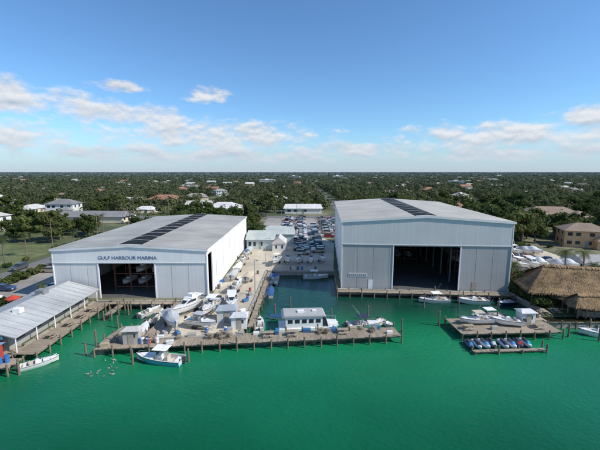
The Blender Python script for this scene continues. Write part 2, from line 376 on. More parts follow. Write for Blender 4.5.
def mk_console(L=7,B=2.5,top=True,color=(.78,.78,.76),topcol=(.75,.75,.73),motors=1):
    t=thing('motor_boat','white centre console boat','boat'); D=1.15;dr=.35
    hull_part(t,L,B,D,dr,color)
    part(t,'console',bx1((0,0,.75),(1.1,.9,1.1),.75,.85),['gel'])
    part(t,'windscreen',bx1((.38,0,1.5),(.06,.8,.45)),['glass'])
    k=bx1((-1.1,0,.55),(.6,1.0,.6)); k.box((-1.35,0,1.0),(.12,1.0,.4)); part(t,'seat',k,['seat'])
    part(t,'stern_bench',bx1((-L/2+.7,0,.5),(.5,B*.7,.45)),['gel']); part(t,'bow_cushion',bx1((1.1,0,.45),(.7,.8,.4)),['seat'])
    if top:
        part(t,'canopy',bx1((-.3,0,2.35),(2.3,1.9,.08),.96,.94),['cover'],color=topcol)
        k=MB()
        for x,y in((.5,.5),(.5,-.5),(-1.0,.5),(-1.0,-.5)): k.cyl((x,y,.3),(x*.95,y*1.3,2.32),.035,.035,6)
        for y in(-.5,.5): k.cyl((.5,y,1.3),(-1.0,y,1.3),.025,.025,6)
        part(t,'canopy_frame',k,['alu'])
        k=MB()
        for y in(-1,1): k.cyl((-.6,y*.8,2.3),(-2.2,y*1.5,4.2),.02,.01,5)
        part(t,'outrigger',k,['alu'])
    for i in range(motors): outboard(t,-L/2,(i-(motors-1)/2)*.6,.1)
    k=MB()
    for y in(-1,1):
        pts=[(L*.15,y*B*.45,1.15),(L*.33,y*B*.32,1.35),(L*.5,y*.12,1.5)]
        for a,b in zip(pts[:-1],pts[1:]): k.cyl(a,b,.025,.025,5)
        for p in pts: k.cyl(p,(p[0],p[1],.85),.02,.02,5)
    part(t,'bow_rail',k,['alu'])
    return t
def mk_cruiser(L=9,B=3,color=(.78,.78,.76),fly=True):
    t=thing('cabin_cruiser','white cabin cruiser','boat'); D=1.5;dr=.45
    hull_part(t,L,B,D,dr,color,.3,.5)
    k=MB(); k.loft([[(x,-w,z) for x,w,z in((L*.30,B*.12,1.15),(-L*.12,B*.36,1.1),(-L*.12,B*.33,2.15),(L*.10,B*.26,2.15))],[(x,w,z) for x,w,z in((L*.30,B*.12,1.15),(-L*.12,B*.36,1.1),(-L*.12,B*.33,2.15),(L*.10,B*.26,2.15))]],0)
    part(t,'cabin',k,['gel'])
    for y in(-1,1):
        k=MB(); k.poly([(L*.19,y*(B*.225),1.45),(-L*.10,y*(B*.36),1.45),(-L*.10,y*(B*.35),1.95),(L*.11,y*(B*.275),1.95)][::y]); part(t,'window',k,['glass'])
    k=MB(); k.poly([(L*.232,-B*.14,1.5),(L*.232,B*.14,1.5),(L*.135,B*.21,2.0),(L*.135,-B*.21,2.0)])
    part(t,'windscreen',k,['glass'])
    part(t,'hardtop',bx1((-L*.16,0,2.25),(L*.42,B*.74,.1),.97,.95),['gel'])
    k=MB()
    for y in(-1,1): k.cyl((-L*.33,y*B*.34,1.0),(-L*.33,y*B*.34,2.2),.04,.04,6)
    part(t,'hardtop_post',k,['alu'])
    if fly:
        part(t,'flybridge',bx1((-L*.08,0,2.6),(1.2,1.5,.6),.85,.9),['gel']); part(t,'seat',bx1((-L*.08-.9,0,2.5),(.5,1.2,.4)),['seat'])
    for y in(-.4,.4): outboard(t,-L/2,y,.15)
    k=MB()
    for y in(-1,1):
        pts=[(0,y*B*.48,1.75),(L*.25,y*B*.38,1.95),(L*.4,y*B*.24,2.05),(L*.53,y*.1,2.1)]
        for a,b in zip(pts[:-1],pts[1:]): k.cyl(a,b,.025,.025,5)
        for p in pts: k.cyl(p,(p[0],p[1],1.2),.02,.02,5)
    part(t,'bow_rail',k,['alu'])
    return t
def mk_covered(L=7,B=2.5,color=(.78,.78,.76),ccol=(.55,.56,.56)):
    t=thing('covered_boat','motor boat under a fitted canvas cover','boat'); D=1.15;dr=.35
    rings=hull_part(t,L,B,D,dr,color); k=MB(); rr=[]
    for i,r in enumerate(rings):
        tt=i/12; b=r[0][1]+.04; z=r[0][2]+.04; hgt=.25+.75*math.exp(-((tt-.42)/.2)**2)
        rr.append([(r[0][0],b,z-.12),(r[0][0],b,z),(r[0][0],b*.45,z+hgt*.75),(r[0][0],0,z+hgt),(r[0][0],-b*.45,z+hgt*.75),(r[0][0],-b,z),(r[0][0],-b,z-.12)])
    k.loft(rr,0,closed=False,cap=False); k.poly(rr[0][::-1])
    part(t,'canvas_cover',k,['cover'],color=ccol); outboard(t,-L/2,0,.1); return t
def mk_pontoon(L=7,B=2.5,ccol=(.05,.12,.3)):
    t=thing('pontoon_boat','pontoon boat with canopy','boat')
    for y in(-.85,.85):
        k=MB(); k.cyl((-L/2,y,.05),(L/2-.7,y,.05),.32,.32,12); k.cyl((L/2-.7,y,.05),(L/2,y,.25),.32,.06,12); part(t,'pontoon_tube',k,['alu'])
    part(t,'deck',bx1((-.1,0,.45),(L-.5,B,.1)),['deck'])
    for y in(-B/2+.05,B/2-.05): part(t,'side_panel',bx1((-.1,y,.82),(L-1.0,.05,.6)),['gel'])
    for x in(-L/2+.4,L/2-.6): part(t,'side_panel',bx1((x,0,.82),(.05,B-.16,.6)),['gel'])
    for x,y,l in((-1.8,.8,1.6),(-1.8,-.8,1.6),(1.6,.8,1.8),(1.6,-.8,1.8)): part(t,'seat',bx1((x,y,.75),(l,.6,.5)),['seat'])
    part(t,'console',bx1((.1,.5,.9),(.6,.7,.85),.7,.8),['gel'])
    part(t,'canopy',bx1((-1.2,0,2.45),(3.2,2.3,.1),.9,.9),['cover'],color=ccol)
    k=MB()
    for x in(-2.4,0):
        for y in(-1.1,1.1): k.cyl((x,y,.5),(x,y*.95,2.42),.03,.03,6)
    part(t,'canopy_frame',k,['alu']); outboard(t,-L/2+.2,0,.1); return t
def mk_jetski():
    t=thing('jet_ski','personal watercraft tied at a dock','jet ski'); L=3.1
    rs=hull_rings(L,1.2,.6,.15,8); k=MB(); rings=[]
    for x,b,zk,zc,zs in rs: rings.append([(x,0,zs+.08),(x,b*.6,zs+.06),(x,b,zs-.08),(x,b*.8,zc),(x,0,zk),(x,-b*.8,zc),(x,-b,zs-.08),(x,-b*.6,zs+.06)])
    k.loft(rings,0); part(t,'hull',k,['hullcol'],smooth=True,color=(.75,.75,.75))
    part(t,'seat',bx1((-.45,0,.72),(1.3,.42,.3),.9,.7),['motor'])
    part(t,'cowl',bx1((.55,0,.72),(.9,.6,.4),.5,.6),['hullcol'],color=(.1,.3,.6))
    k=MB(); k.cyl((.35,-.38,1.02),(.35,.38,1.02),.03,.03,6); k.cyl((.5,0,.8),(.35,0,1.02),.05,.04,6); part(t,'handlebar',k,['motor'])
    return t
def mk_houseboat():
    t=thing('houseboat','long white houseboat with grey roof moored behind the dock','boat'); L=11
    k=MB(); k.loft([[(-L/2,-1.9,-.3),(-L/2,1.9,-.3),(-L/2,1.9,.55),(-L/2,-1.9,.55)],[(L/2-2,-1.9,-.3),(L/2-2,1.9,-.3),(L/2-2,1.9,.6),(L/2-2,-1.9,.6)],[(L/2-.8,-1.2,-.2),(L/2-.8,1.2,-.2),(L/2-.2,1.3,.7),(L/2-.2,-1.3,.7)]]); part(t,'hull',k,['gel'])
    part(t,'cabin',MB().b2((-L/2+1.2,-1.6,.57),(L/2-3.2,1.6,2.6)),['gel'])
    k=MB(); k.prism([(L/2-3.19,.57),(L/2-2.1,.6),(L/2-2.5,2.0),(L/2-3.19,2.5)],-1.5,1.5); part(t,'helm_cabin',k,['glass'])
    for i in range(5):
        for y in(-1.63,1.6):
            x=-L/2+1.6+i*1.25; part(t,'window',MB().b2((x,y,1.45),(x+.85,y+.03,2.15)),['glass'])
    k=MB(); k.prism([(-L/2+.5,2.61),(L/2-2.6,2.61),(L/2-2.9,2.85),(-L/2+.9,2.95)],-1.85,1.85); part(t,'roof',k,['wall_grey'])
    k=MB()
    for y in(-1.6,1.6): k.cyl((-L/2+.7,y,.55),(-L/2+.7,y,2.6),.04,.04,6)
    for y in(-1.2,1.2):
        k.cyl((L/2-2,y*1.4,1.3),(L/2-.3,y,1.35),.03,.03,6); k.cyl((L/2-2,y*1.4,.55),(L/2-2,y*1.4,1.3),.03,.03,6); k.cyl((L/2-.3,y,.6),(L/2-.3,y,1.35),.03,.03,6)
    part(t,'railing',k,['alu']); part(t,'roof_vent',bx1((-1.5,0,3.05),(1.2,.8,.3)),['trim']); part(t,'roof_vent',bx1((1.0,.3,3.0),(.7,.6,.2)),['trim']); return t
def mk_trailer():
    t=thing('boat_trailer','galvanised boat trailer under a stored boat','trailer',group='boat trailers in the yard'); k=MB()
    for y in(-.7,.7): k.b2((-3,y-.05,.5),(2.2,y+.05,.62)); k.cyl((2.2,y,.56),(3.6,0,.56),.05,.05,6)
    for x in(-2.6,-1,.6,2): k.b2((x,-.7,.62),(x+.08,.7,.72))
    part(t,'frame',k,['alu'])
    for x in(-1.4,-.7):
        for y in(-.95,.95):
            k=MB(); k.cyl((x,y-.1,.32),(x,y+.1,.32),.32,.32,14); part(t,'wheel',k,['tyre'])
    return t
WH=(.78,.78,.76)
cc=mk_console(); cc2=mk_console(7.5,2.6,True,motors=2); op=mk_console(5.5,2.1,False); cr=mk_cruiser(); cr2=mk_cruiser(8,2.8,fly=False); cv=mk_covered(); pt=mk_pontoon(); js=mk_jetski(); tr=mk_trailer()
BL=(.02,.08,.22); TEAL=(.10,.42,.55); NAVY=(.02,.03,.07); GREY=(.4,.42,.43); TAN=(.5,.43,.32)
def boat(p,x,y,z,deg,label,s=1,hull=WH,can=None,group=None):
    c={'hull':hull}
    if can: c['canopy']=can; c['canvas_cover']=can
    return place(p,(x,y,z),rad(deg),s,label,'boat',group,c)
def tboat(p,x,y,deg,label,s=1,hull=WH,can=None,group='boats stored in the yard'):
    place(tr,(x,y,GZ+.01),rad(deg),s,None,None,'boat trailers in the yard')
    return boat(p,x,y,GZ+.01+(.72+.36)*s,deg,label,s,hull,can,group)
boat(cc,-20.8,48.6,0,172,'blue and white centre console boat moored along the dock',.98,TEAL,WH)
boat(cr2,-27.2,56.6,0,100,'white cabin boat tied inside the wooden dock',.85,WH)
boat(op,-43.6,43.6,0,8,'open blue skiff beside the waterfront bar',.8,BL)
boat(op,-38.2,47.6,0,35,'small white skiff tucked against the bar dock',.8,WH)
boat(op,-30,66.5,0,60,'small white skiff in the basin by the spit',.9)
boat(cc2,-27.3,63.5,0,95,'white centre console boat in the basin beside the spit',.85,WH,TAN)
tboat(cr,-21.3,64.4,-112,'large white cabin cruiser on a trailer on the spit',.9)
tboat(cv,-22.4,58.0,-60,'boat under grey cover on the spit',1.0,WH,GREY)
tboat(cc2,-17.0,64.2,-98,'white centre console boat on a trailer on the spit',.95,WH,WH)
tboat(cr2,-13.5,66.2,-80,'white cabin boat on a trailer with its bow to the water',.9)
tboat(op,-14.5,77,75,'small white boat on a trailer on the yard lane',.95)
tboat(cv,-12.6,84.5,80,'covered tan boat on a trailer beside the lane',.85,WH,TAN)
tboat(cc,-17.2,57.4,-20,'white boat on a trailer near the dock head',.8,WH,GREY)
place(mk_houseboat(),(1.6,60.6,0),rad(5.5))
boat(op,-7.4,60.6,0,95,'small open boat tied behind the long dock',.85)
boat(cc,11.7,60.6,0,5,'white centre console boat tied behind the long dock',.9,WH,NAVY)
boat(op,15.9,61.3,0,-60,'small white skiff off the end of the long dock',.7)
boat(cv,-3.6,64.2,0,185,'covered boat tied behind the houseboat',.65,WH,BL)
boat(cc,29.3,73.0,0,183,'white centre console boat in front of the grey shed',.9,WH,WH)
boat(op,37.4,72.3,0,180,'open white boat in front of the grey shed',1.1,WH)
boat(op,44.0,71.4,0,200,'small dark hulled skiff by the grey shed',.8,NAVY)
boat(cc,36.2,64.2,0,185,'white boat tied behind the wide wooden dock',.85,WH,WH)
boat(op,51.6,57.0,0,165,'open white skiff off the thatched pavilion',1.0)
boat(cv,-7.0,78,0,88,'covered boat moored in the central basin',.85,WH,BL)
boat(pt,-6.6,87,0,90,'pontoon boat with dark canopy in the central basin',.9)
boat(cc,4,90.3,0,0,'white boat tied at the head of the basin',.9,WH,WH)
jc=[(.1,.3,.6),(.03,.03,.03),(.1,.35,.6),(.7,.7,.7),(.05,.05,.06),(.1,.3,.6),(.5,.04,.03),(.1,.35,.5)]
for i in range(8):
    place(js,(27.4+i*1.28+(.5 if i>3 else 0),53.0+.12*i-(.3 if i>3 else 0),.12),rad(-96+R.uniform(-9,9)),1,'white and %s jet ski tied at the dock'%('blue','black','blue','grey','black','blue','red','teal')[i],'jet ski','jet skis in a row at the dock',{'hull':(.72,.72,.72) if i%3 else (.05,.08,.12),'cowl':jc[i]})
def rack(base,rz,x,y,W,H,label):
    p=toworld(base,rz,x,y); t=thing('boat_rack',label,'rack',p,rz); nlev=int(H/3)
    for xx in np.arange(0,W+.1,3.6):
        for yy in(0,5): part(t,'upright',MB().b2((xx-.1,yy-.1,.03),(xx+.1,yy+.1,H)),['rust'])
    for l in range(nlev):
        z=.8+l*3.0
        for yy in(0.3,5.2): part(t,'shelf_beam',MB().b2((-.1,yy-.08,z),(W+.1,yy+.08,z+.2)),['rust'])
    return nlev
for base,rz,x,y,W,H in((LB,0,10.2,5,10.8,6.6),(LB,0,10.2,22,10.8,9),(RBp,RA,1.5,8,7.2,12),(RBp,RA,28.5,8,7.2,12),(RBp,RA,13,26,10.8,12)):
    nl=rack(base,rz,x,y,W,H,'red steel boat rack inside the shed')
    for l in range(nl):
        for c in range(int(round(W/3.6))):
            if R.random()<.9:
                p=toworld(base,rz,x+1.8+c*3.6,y+2.6,1.0+l*3.0+.38)
                boat(R.choice([op,cv,cc]) if l==nl-1 else R.choice([op,cv]),p[0],p[1],p[2],-90+math.degrees(rz),'boat resting on a steel storage rack',.9,R.choice([WH,WH,WH,NAVY]),R.choice([WH,BL,GREY]),'boats on the storage racks')
# ---------------------------------------------------------------- docks
def dock(label,p0,p1,w,sp=3.2,z=GZ,name='wooden_dock',tall=.8):
    d=Vector((p1[0]-p0[0],p1[1]-p0[1],0)); L=d.length; a=math.atan2(d.y,d.x)
    t=thing(name,label,'dock',(p0[0],p0[1],0),a); k=MB(); x=0
    while x<L:
        k.b2((x,-w/2+R.uniform(-.06,.06),z-.06+R.uniform(-.015,.01)),(min(x+.17,L),w/2+R.uniform(-.06,.06),z+.0)); x+=.2
    part(t,'deck_planks',k,['wood'])
    for y in(-w/2+.25,0,w/2-.25): part(t,'joist',MB().b2((0,y-.07,z-.36),(L,y+.07,z-.075)),['pile'])
    n=max(1,int(L/sp))
    for i in range(n+1):
        for y in(-w/2-.14,w/2+.14):
            k=MB(); k.cyl((i*L/n,y,-2),(i*L/n+R.uniform(-.08,.08),y+R.uniform(-.05,.05),z+R.uniform(.1,tall)*R.choice([1,1,1.6])),.15,.13,8); part(t,'piling',k,['pile'])
    return t
dock('long weathered wooden dock on pilings across the spit',(-31.6,51.7),(16.6,56.2),3.4,2.6)
dock('short wooden finger dock with pilings',(-31.0,53.6),(-30.4,58.0),1.6,2.2)
dock('narrow wooden walkway along the spit seawall',(-25.0,69.8),(-25.0,54.2),1.6,2.6)
dock('wooden dock beside the waterfront bar',(-41.0,48.6),(-41.0,69.8),3.4,2.4)
dock('small wooden platform at the end of the bar',(-49.5,46.2),(-40.4,46.2),2.6,2.4)
dock('low wooden apron dock before the open shed doorway',(-39.2,69.4),(-26,69.4),1.5,2.0)
dock('wooden finger dock running into the basin',(-36.6,68.4),(-36.6,63.2),1.2,2.0)
dock('wooden walkway along the grey shed front',(8.5,76.9),(47.0,74.2),1.7,2.6)
dock('wide wooden dock in front of the thatched pavilion',(27.0,58.3),(44.4,59.0),6.2,2.4)
dock('narrow wooden jet ski float',(27.0,51.0),(38.5,51.6),.7,3.0,.45)
dock('wooden boardwalk before the thatched pavilion',(44.6,61.0),(70,61.0),2.4,2.4)
dock('narrow wooden catwalk along the basin wall',(-8.7,58),(-8.2,92.5),1.1,3.2)
k0=MB(); k0.cyl((0,0,-2),(0,0,2.3),.17,.14,8); k0.cyl((0,0,2.3),(0,0,2.5),.16,.02,8)
mp_=solo('mooring_piling','lone wooden mooring piling in the water','post',k0,['pile'],group='mooring pilings')
for x,y in((-33,50.4),(-33.2,53.5),(-24.6,47.9),(-16.6,48.6),(18,58.5),(13,63.5),(6,63.5),(26,70),(33,69.5),(41,69),(25.6,61),(-33,60),(-34,66),(-39.2,45.2),(46,56.5),(50,55),(-5,66),(-2,70)): place(mp_,(x,y,0),0,(1,1,R.uniform(.8,1.2)),tilt=R.uniform(-.04,.04))
# ---------------------------------------------------------------- dock clutter
def mk_box():
    k=MB(); k.box((0,0,.3),(1.5,.7,.6)); k.box((0,0,.665),(1.6,.8,.12),0,0,.92,.85); return solo('dock_box','fibreglass dock storage box on the dock','box',k,['hullcol'],group='dock boxes')
def mk_table():
    t=thing('picnic_table','wooden picnic table on the dock','table',group='picnic tables'); part(t,'table_top',bx1((0,0,.75),(1.8,.8,.06)),['wood'])
    for y in(-.75,.75): part(t,'bench_seat',bx1((0,y,.45),(1.8,.28,.05)),['wood'])
    for x in(-.6,.6): k=MB(); k.box((x,0,.38),(.08,1.5,.06)); k.cyl((x,-.6,0),(x,-.2,.72),.04,.04,5); k.cyl((x,.6,0),(x,.2,.72),.04,.04,5); part(t,'leg',k,['wood'])
    return t
def mk_umb():
    t=thing('patio_umbrella','patio umbrella over a table','umbrella',group='patio umbrellas'); k=MB(); k.cyl((0,0,0),(0,0,2.6),.03,.03,6); part(t,'pole',k,['alu']); k=MB(); n=8
    for i in range(n):
        a=2*math.pi*i/n;b=2*math.pi*(i+1)/n; k.poly([(1.3*math.cos(a),1.3*math.sin(a),2.1),(1.3*math.cos(b),1.3*math.sin(b),2.1),(0,0,2.7)])
        k.poly([(1.3*math.cos(a),1.3*math.sin(a),1.95),(1.3*math.cos(b),1.3*math.sin(b),1.95),(1.3*math.cos(b),1.3*math.sin(b),2.1),(1.3*math.cos(a),1.3*math.sin(a),2.1)])
    part(t,'canopy',k,['cover'],color=(.4,.03,.03)); return t
def mk_trap():
    k=MB()
    for z in(0,.2,.4): 
        for a,b in(((-.3,-.3),(.3,-.3)),((.3,-.3),(.3,.3)),((.3,.3),(-.3,.3)),((-.3,.3),(-.3,-.3))): k.cyl((*a,z+.02),(*b,z+.02),.025,.025,4)
    for x in(-.3,0,.3):
        for y in(-.3,.3): k.cyl((x,y,0),(x,y,.44),.025,.025,4); k.cyl((y,x,0),(y,x,.44),.025,.025,4)
    k.box((0,0,.43),(.6,.1,.02)); k.box((0,.2,.43),(.6,.1,.02)); k.box((0,-.2,.43),(.6,.1,.02))
    return solo('crab_trap','slatted crab trap stacked on the dock','crate',k,['wood'],group='crab traps')
def mk_barrel():
    k=MB(); k.loft([[(r*math.cos(a),r*math.sin(a),z) for a in [2*math.pi*i/12 for i in range(12)]] for r,z in((.27,0),(.3,.05),(.29,.3),(.31,.33),(.29,.36),(.29,.6),(.31,.63),(.3,.86),(.27,.9))])
    return solo('barrel','ribbed plastic drum standing on the yard','barrel',k,['hullcol'],group='drums in the yard')
def mk_shed(w,d,h,wc,rc,label):
    t=thing('small_shed',label,'shed'); k=MB(); k.b2((-w/2,-d/2,0),(w/2,d/2,h)); part(t,'wall',k,['hwall'],color=wc)
    k=MB(); k.loft([[(-w/2-.3,-d/2-.3,h),(w/2+.3,-d/2-.3,h),(w/2+.3,d/2+.3,h),(-w/2-.3,d/2+.3,h)],[(-w/2+.3,-.05,h+d*.22),(w/2-.3,-.05,h+d*.22),(w/2-.3,.05,h+d*.22),(-w/2+.3,.05,h+d*.22)]]); part(t,'roof',k,['hroof'],color=rc)
    part(t,'door',MB().b2((-.45,-d/2-.04,0),(.45,-d/2-.003,2.0)),['door'])
    part(t,'window',MB().b2((w/2-1.1,-d/2-.03,1.1),(w/2-.5,-d/2-.003,1.7)),['glass']); return t
bx=mk_box(); tb=mk_table(); um=mk_umb(); tp=mk_trap(); br=mk_barrel()
BXC=[((.72,.72,.7),'white'),((.72,.72,.7),'white'),((.35,.34,.3),'grey'),((.4,.33,.22),'tan'),((.05,.15,.28),'blue')]
def dbox(x,y,rz,s=1):
    c,n=R.choice(BXC); place(bx,(x,y,GZ+.01),rz,s,n+' dock storage box on the planks','box','dock boxes',{'dock_box':c})
def dk(s,o=0):
    a=math.atan2(4.5,48.2); return (-31.6+s*math.cos(a)-o*math.sin(a),51.7+s*math.sin(a)+o*math.cos(a),GZ+.01)
for s,o in((1.2,-.9),(3.0,1.2),(7.2,.9),(9,1.2),(11,-.8),(14,1.2),(22,1.2),(24.5,1.1),(28,1.2),(33,1.2),(37.5,1.2),(41,1.2),(45,1.2),(46.8,-.6)): p=dk(s,o); dbox(p[0],p[1],rad(R.choice([5,5,95])+R.uniform(-8,8)),R.uniform(.6,.95))
for i in range(44):
    s=R.choice([2,7,8,12,17,18,19,20,35,36,43,44])+R.uniform(-.6,.6); place(tp,(*dk(s,.3+R.uniform(-.3,1))[:2],GZ+.01+(.46 if i%3==0 else 0)),rad(R.uniform(0,90)))
for s in(26.5,30.5,39): place(tb,dk(s,.2),rad(5))
place(mk_shed(2.6,2.2,2.2,(.7,.7,.68),(.5,.5,.5),'small white hut at the dock head'),(-10.6,58.0,GZ+.01),rad(5))
place(mk_shed(2.4,1.7,2.2,(.42,.38,.32),(.45,.43,.40),'small weathered shack on the dock planks'),dk(5.0,.3),rad(6))
place(mk_shed(3.4,2.6,2.3,(.55,.57,.55),(.3,.33,.36),'grey bait shed on the spit'),(-13.4,61.0,GZ+.01),rad(8))
place(mk_shed(3.0,2.0,2.3,(.40,.05,.04),(.12,.2,.3),'small red hut at the end of the waterfront bar'),(-44.6,46.5,GZ+.01),rad(3))
for x,y in((-42.4,46.0),(-41.7,46.4),(-42.1,46.8),(-46.9,45.6)): place(br,(x,y,GZ+.01),0,1,'blue ribbed drum standing beside the red hut','barrel',None,{'barrel':(.04,.16,.42)})
for x,y in((-12.2,56.4),(-20.4,55.0),(-22.5,54.9),(-11.2,64.5),(-11.4,70),(-11,74),(-17.5,69.6)): dbox(x,y,rad(R.uniform(0,180)),.85)
for i in range(26):
    x,y=R.choice([(-11.3,R.uniform(68,92)),(-19,R.uniform(68,69.5)),(R.uniform(-16,-12),R.uniform(55.4,56.4)),(R.uniform(-9,8),94.3),(-19.0,R.uniform(78,84)),dk(R.uniform(6.5,9),-.4)[:2]]); c,n=R.choice([((.05,.15,.4),'blue'),((.6,.6,.58),'white'),((.35,.08,.05),'red'),((.1,.1,.1),'black')])
    place(br,(x+R.uniform(-.3,.3),y,GZ+.01),0,R.uniform(.9,1.1),n+' ribbed drum standing on the yard edge','barrel',None,{'barrel':c})
for x,y in((31,60.2),(33.5,57),(38,60),(41.5,57.5),(43,60),(29,57)):
    if R.random()<.5: dbox(x,y,rad(R.uniform(-10,10)),.8)
    else: place(tb,(x,y,GZ+.01),rad(R.uniform(-10,10)))
boat(cc,31.5,59.2,GZ+.4,185,'white boat standing on the wide dock',.8,WH,TAN); boat(op,36.6,58.6,GZ+.4,170,'small white boat on the wide dock',.9)
place(mk_shed(2.4,1.8,2.3,(.66,.66,.64),(.6,.6,.6),'small white rental hut on the wide dock'),(40.3,59.4,GZ+.01),rad(2))
# ---------------------------------------------------------------- thatched pavilions
def tiki(cx,cy,w,d,he,hr,label,seed,rz=0,ns=26000):
    t=thing('thatched_pavilion',label,'pavilion',(cx,cy,GZ),rz); rr=random.Random(seed)
    k=MB(); tone=[]
    hw,hd=w/2,d/2; rl=max(0,hw-hd*.75)
    c=[(-hw,-hd),(hw,-hd),(hw,hd),(-hw,hd)]; r_=[(-rl,0),(rl,0),(rl,0),(-rl,0)]
    def surf(u,v,dz=0):
        i=int(u)%4;f=u-int(u); a=c[i];b=c[(i+1)%4]; ra=r_[i]; rb=r_[(i+1)%4]
        x0=a[0]+(b[0]-a[0])*f;y0=a[1]+(b[1]-a[1])*f;x1=ra[0]+(rb[0]-ra[0])*f;y1=ra[1]+(rb[1]-ra[1])*f
        return Vector((x0+(x1-x0)*v,y0+(y1-y0)*v,he+(hr-he)*v**1.08+dz+.12*math.sin(x0*1.3)*math.sin(y0*1.7+v*5)))
    nu,nv=24,10
    for iu in range(4*nu):
        for iv in range(nv):
            k.poly([surf(min((iu+a)/nu,3.9999) if iu+a<4*nu else 0,(iv+b)/nv) for a,b in((0,0),(1,0),(1,1),(0,1))]); tone.append(rr.uniform(.75,.95))
    for i in range(ns):
        u=rr.uniform(0,4-.001); v=rr.random()**1.2; v=min(v,.985); p=surf(u,v); q=surf(u,max(0,v-.08)); dirv=(q-p) if v>.08 else (surf(u,0)-surf(u,.08)); dirv.normalize()
        ln=rr.uniform(.35,.65) ; side=Vector((-dirv.y,dirv.x,0)); side=(side.normalized() if side.length>.001 else Vector((1,0,0)))*rr.uniform(.025,.07)
        up=Vector((0,0,rr.uniform(.015,.07))); e=p+dirv*ln+Vector((rr.uniform(-.06,.06),rr.uniform(-.06,.06),0))
        if v<.05: e.z-=rr.uniform(0,.25)
        k.poly([p-side+up*.3,p+side+up*.3,e+side*.7+up,e-side*.7+up]); tone.append(rr.uniform(.6,1.35)*(.9+.2*math.sin(v*24)**2))
    for i in range(700):
        x=rr.uniform(-rl-.3,rl+.3); s=rr.choice([-1,1]); p=Vector((x,0,hr+.1)); e=p+Vector((rr.uniform(-.1,.1),s*rr.uniform(.4,.8),-rr.uniform(.25,.5))); q=Vector((.07,0,0)); k.poly([p-q,p+q,e+q,e-q]); tone.append(rr.uniform(.8,1.2))
    me=k.mesh('thatch_roof',['thatch']); at=me.attributes.new('tone','FLOAT','FACE'); at.data.foreach_set('value',tone)
    part(t,'thatch_roof',None,None,me=me)
    for x in np.linspace(-w/2+1,w/2-1,5):
        for y in(-d/2+1,d/2-1): k=MB(); k.cyl((x,y,0),(x,y,he+.4),.14,.12,8); part(t,'post',k,['pile'])
    k=MB(); k.b2((-w/2+2.5,-.6,0),(w/2-2.5,.6,1.1)); k.b2((-w/2+2.3,-.8,1.105),(w/2-2.3,.8,1.18)); part(t,'bar_counter',k,['wood'])
    return t
tiki(59.3,71.0,24,13,3.0,7.2,'large palm thatched pavilion beside the seawall',3,rad(-14))
tiki(54.4,62.6,8,4.6,2.6,4.3,'small palm thatched hut on the boardwalk',4,rad(-4),6000)
for x,y in((46.5,63.5),(49,64),(58,63.2)): place(tb,(x,y,GZ+.01),rad(R.uniform(0,90)))
# ---------------------------------------------------------------- waterfront bar
t=thing('waterfront_bar','low building with pale grey metal gable roof','building',(-48.4,59.6,GZ))
part(t,'wall',MB().b2((-4.6,-10,0),(4.4,10,2.7)),['hwall'],color=(.30,.30,.28))
k=MB(); EX1=6.3
for sx in(-1,1):
    ex=5.6 if sx<0 else EX1; ez=2.75 if sx<0 else 2.55
    q=[(sx*ex,-11,ez),(0,-11,4.3),(0,11,4.3),(sx*ex,11,ez)]; k.poly(q if sx<0 else q[::-1]); q2=[(x,y,z-.15) for x,y,z in q]; k.poly(q2[::-1] if sx<0 else q2)
    for y in(-11,11): k.poly([(sx*ex,y,ez-.15),(0,y,4.15),(0,y,4.3),(sx*ex,y,ez)])
    k.poly([(sx*ex,-11,ez-.15),(sx*ex,11,ez-.15),(sx*ex,11,ez),(sx*ex,-11,ez)])
rf=part(t,'roof',k,['barroof'])
for i in range(14):
    y=-10.4+i*1.6
    for sx,ex,ez in((-1,5.5,2.80),(1,6.2,2.61)):
        k=MB(); k.poly([(sx*ex,y,ez),(sx*.2,y,4.27),(sx*.2,y+.06,4.27),(sx*ex,y+.06,ez)]); part(rf,'roof_seam',k,['seam'])
part(rf,'roof_vent',MB().b2((-1,3,4.0),(.6,4.4,5.0)),['steel'])
part(rf,'roof_vent',MB().b2((1.2,-5,3.8),(2.4,-4,4.6)),['trim'])
for i in range(5): part(t,'window',MB().b2((4.403,-8.5+i*3.6,1.0),(4.45,-6.8+i*3.6,2.0)),['glass'])
part(t,'serving_hatch',MB().b2((-3.6,-10.06,.6),(3.6,-10.01,2.3)),['red'])
part(t,'fascia_board',MB().b2((-4.5,-11.2,2.35),(4.5,-11.05,2.8)),['teal'])
part(t,'floor_deck',MB().b2((-6.4,-11.8,-.25),(5.5,-7,-.02)),['wood'])
for i in range(6):
    k=MB(); k.cyl((5.9,-10.5+i*4.2,-.02),(5.9,-10.5+i*4.2,2.5),.09,.09,8); part(t,'post',k,['trim'])
for x in(-6,-3,0,3,5.2): k=MB(); k.cyl((x,-10.7,-3),(x,-10.7,-.26),.16,.16,8); part(t,'piling',k,['pile'])
for x,y,c,n in((-56,60,(.4,.03,.03),'red'),(-59,63,(.4,.03,.03),'red'),(-57,66.5,(.45,.05,.03),'red'),(-61,67,(.6,.6,.58),'white'),(-64,62,(.05,.15,.3),'blue'),(-60,58,(.4,.03,.03),'red')):
    place(um,(x,y,GZ+.01),0,1.0,n+' patio umbrella over the bar seating','umbrella',None,{'canopy':c})
for y in(54,58.5,62,65): place(tb,(-40.7,y,GZ+.01),rad(90),.9)
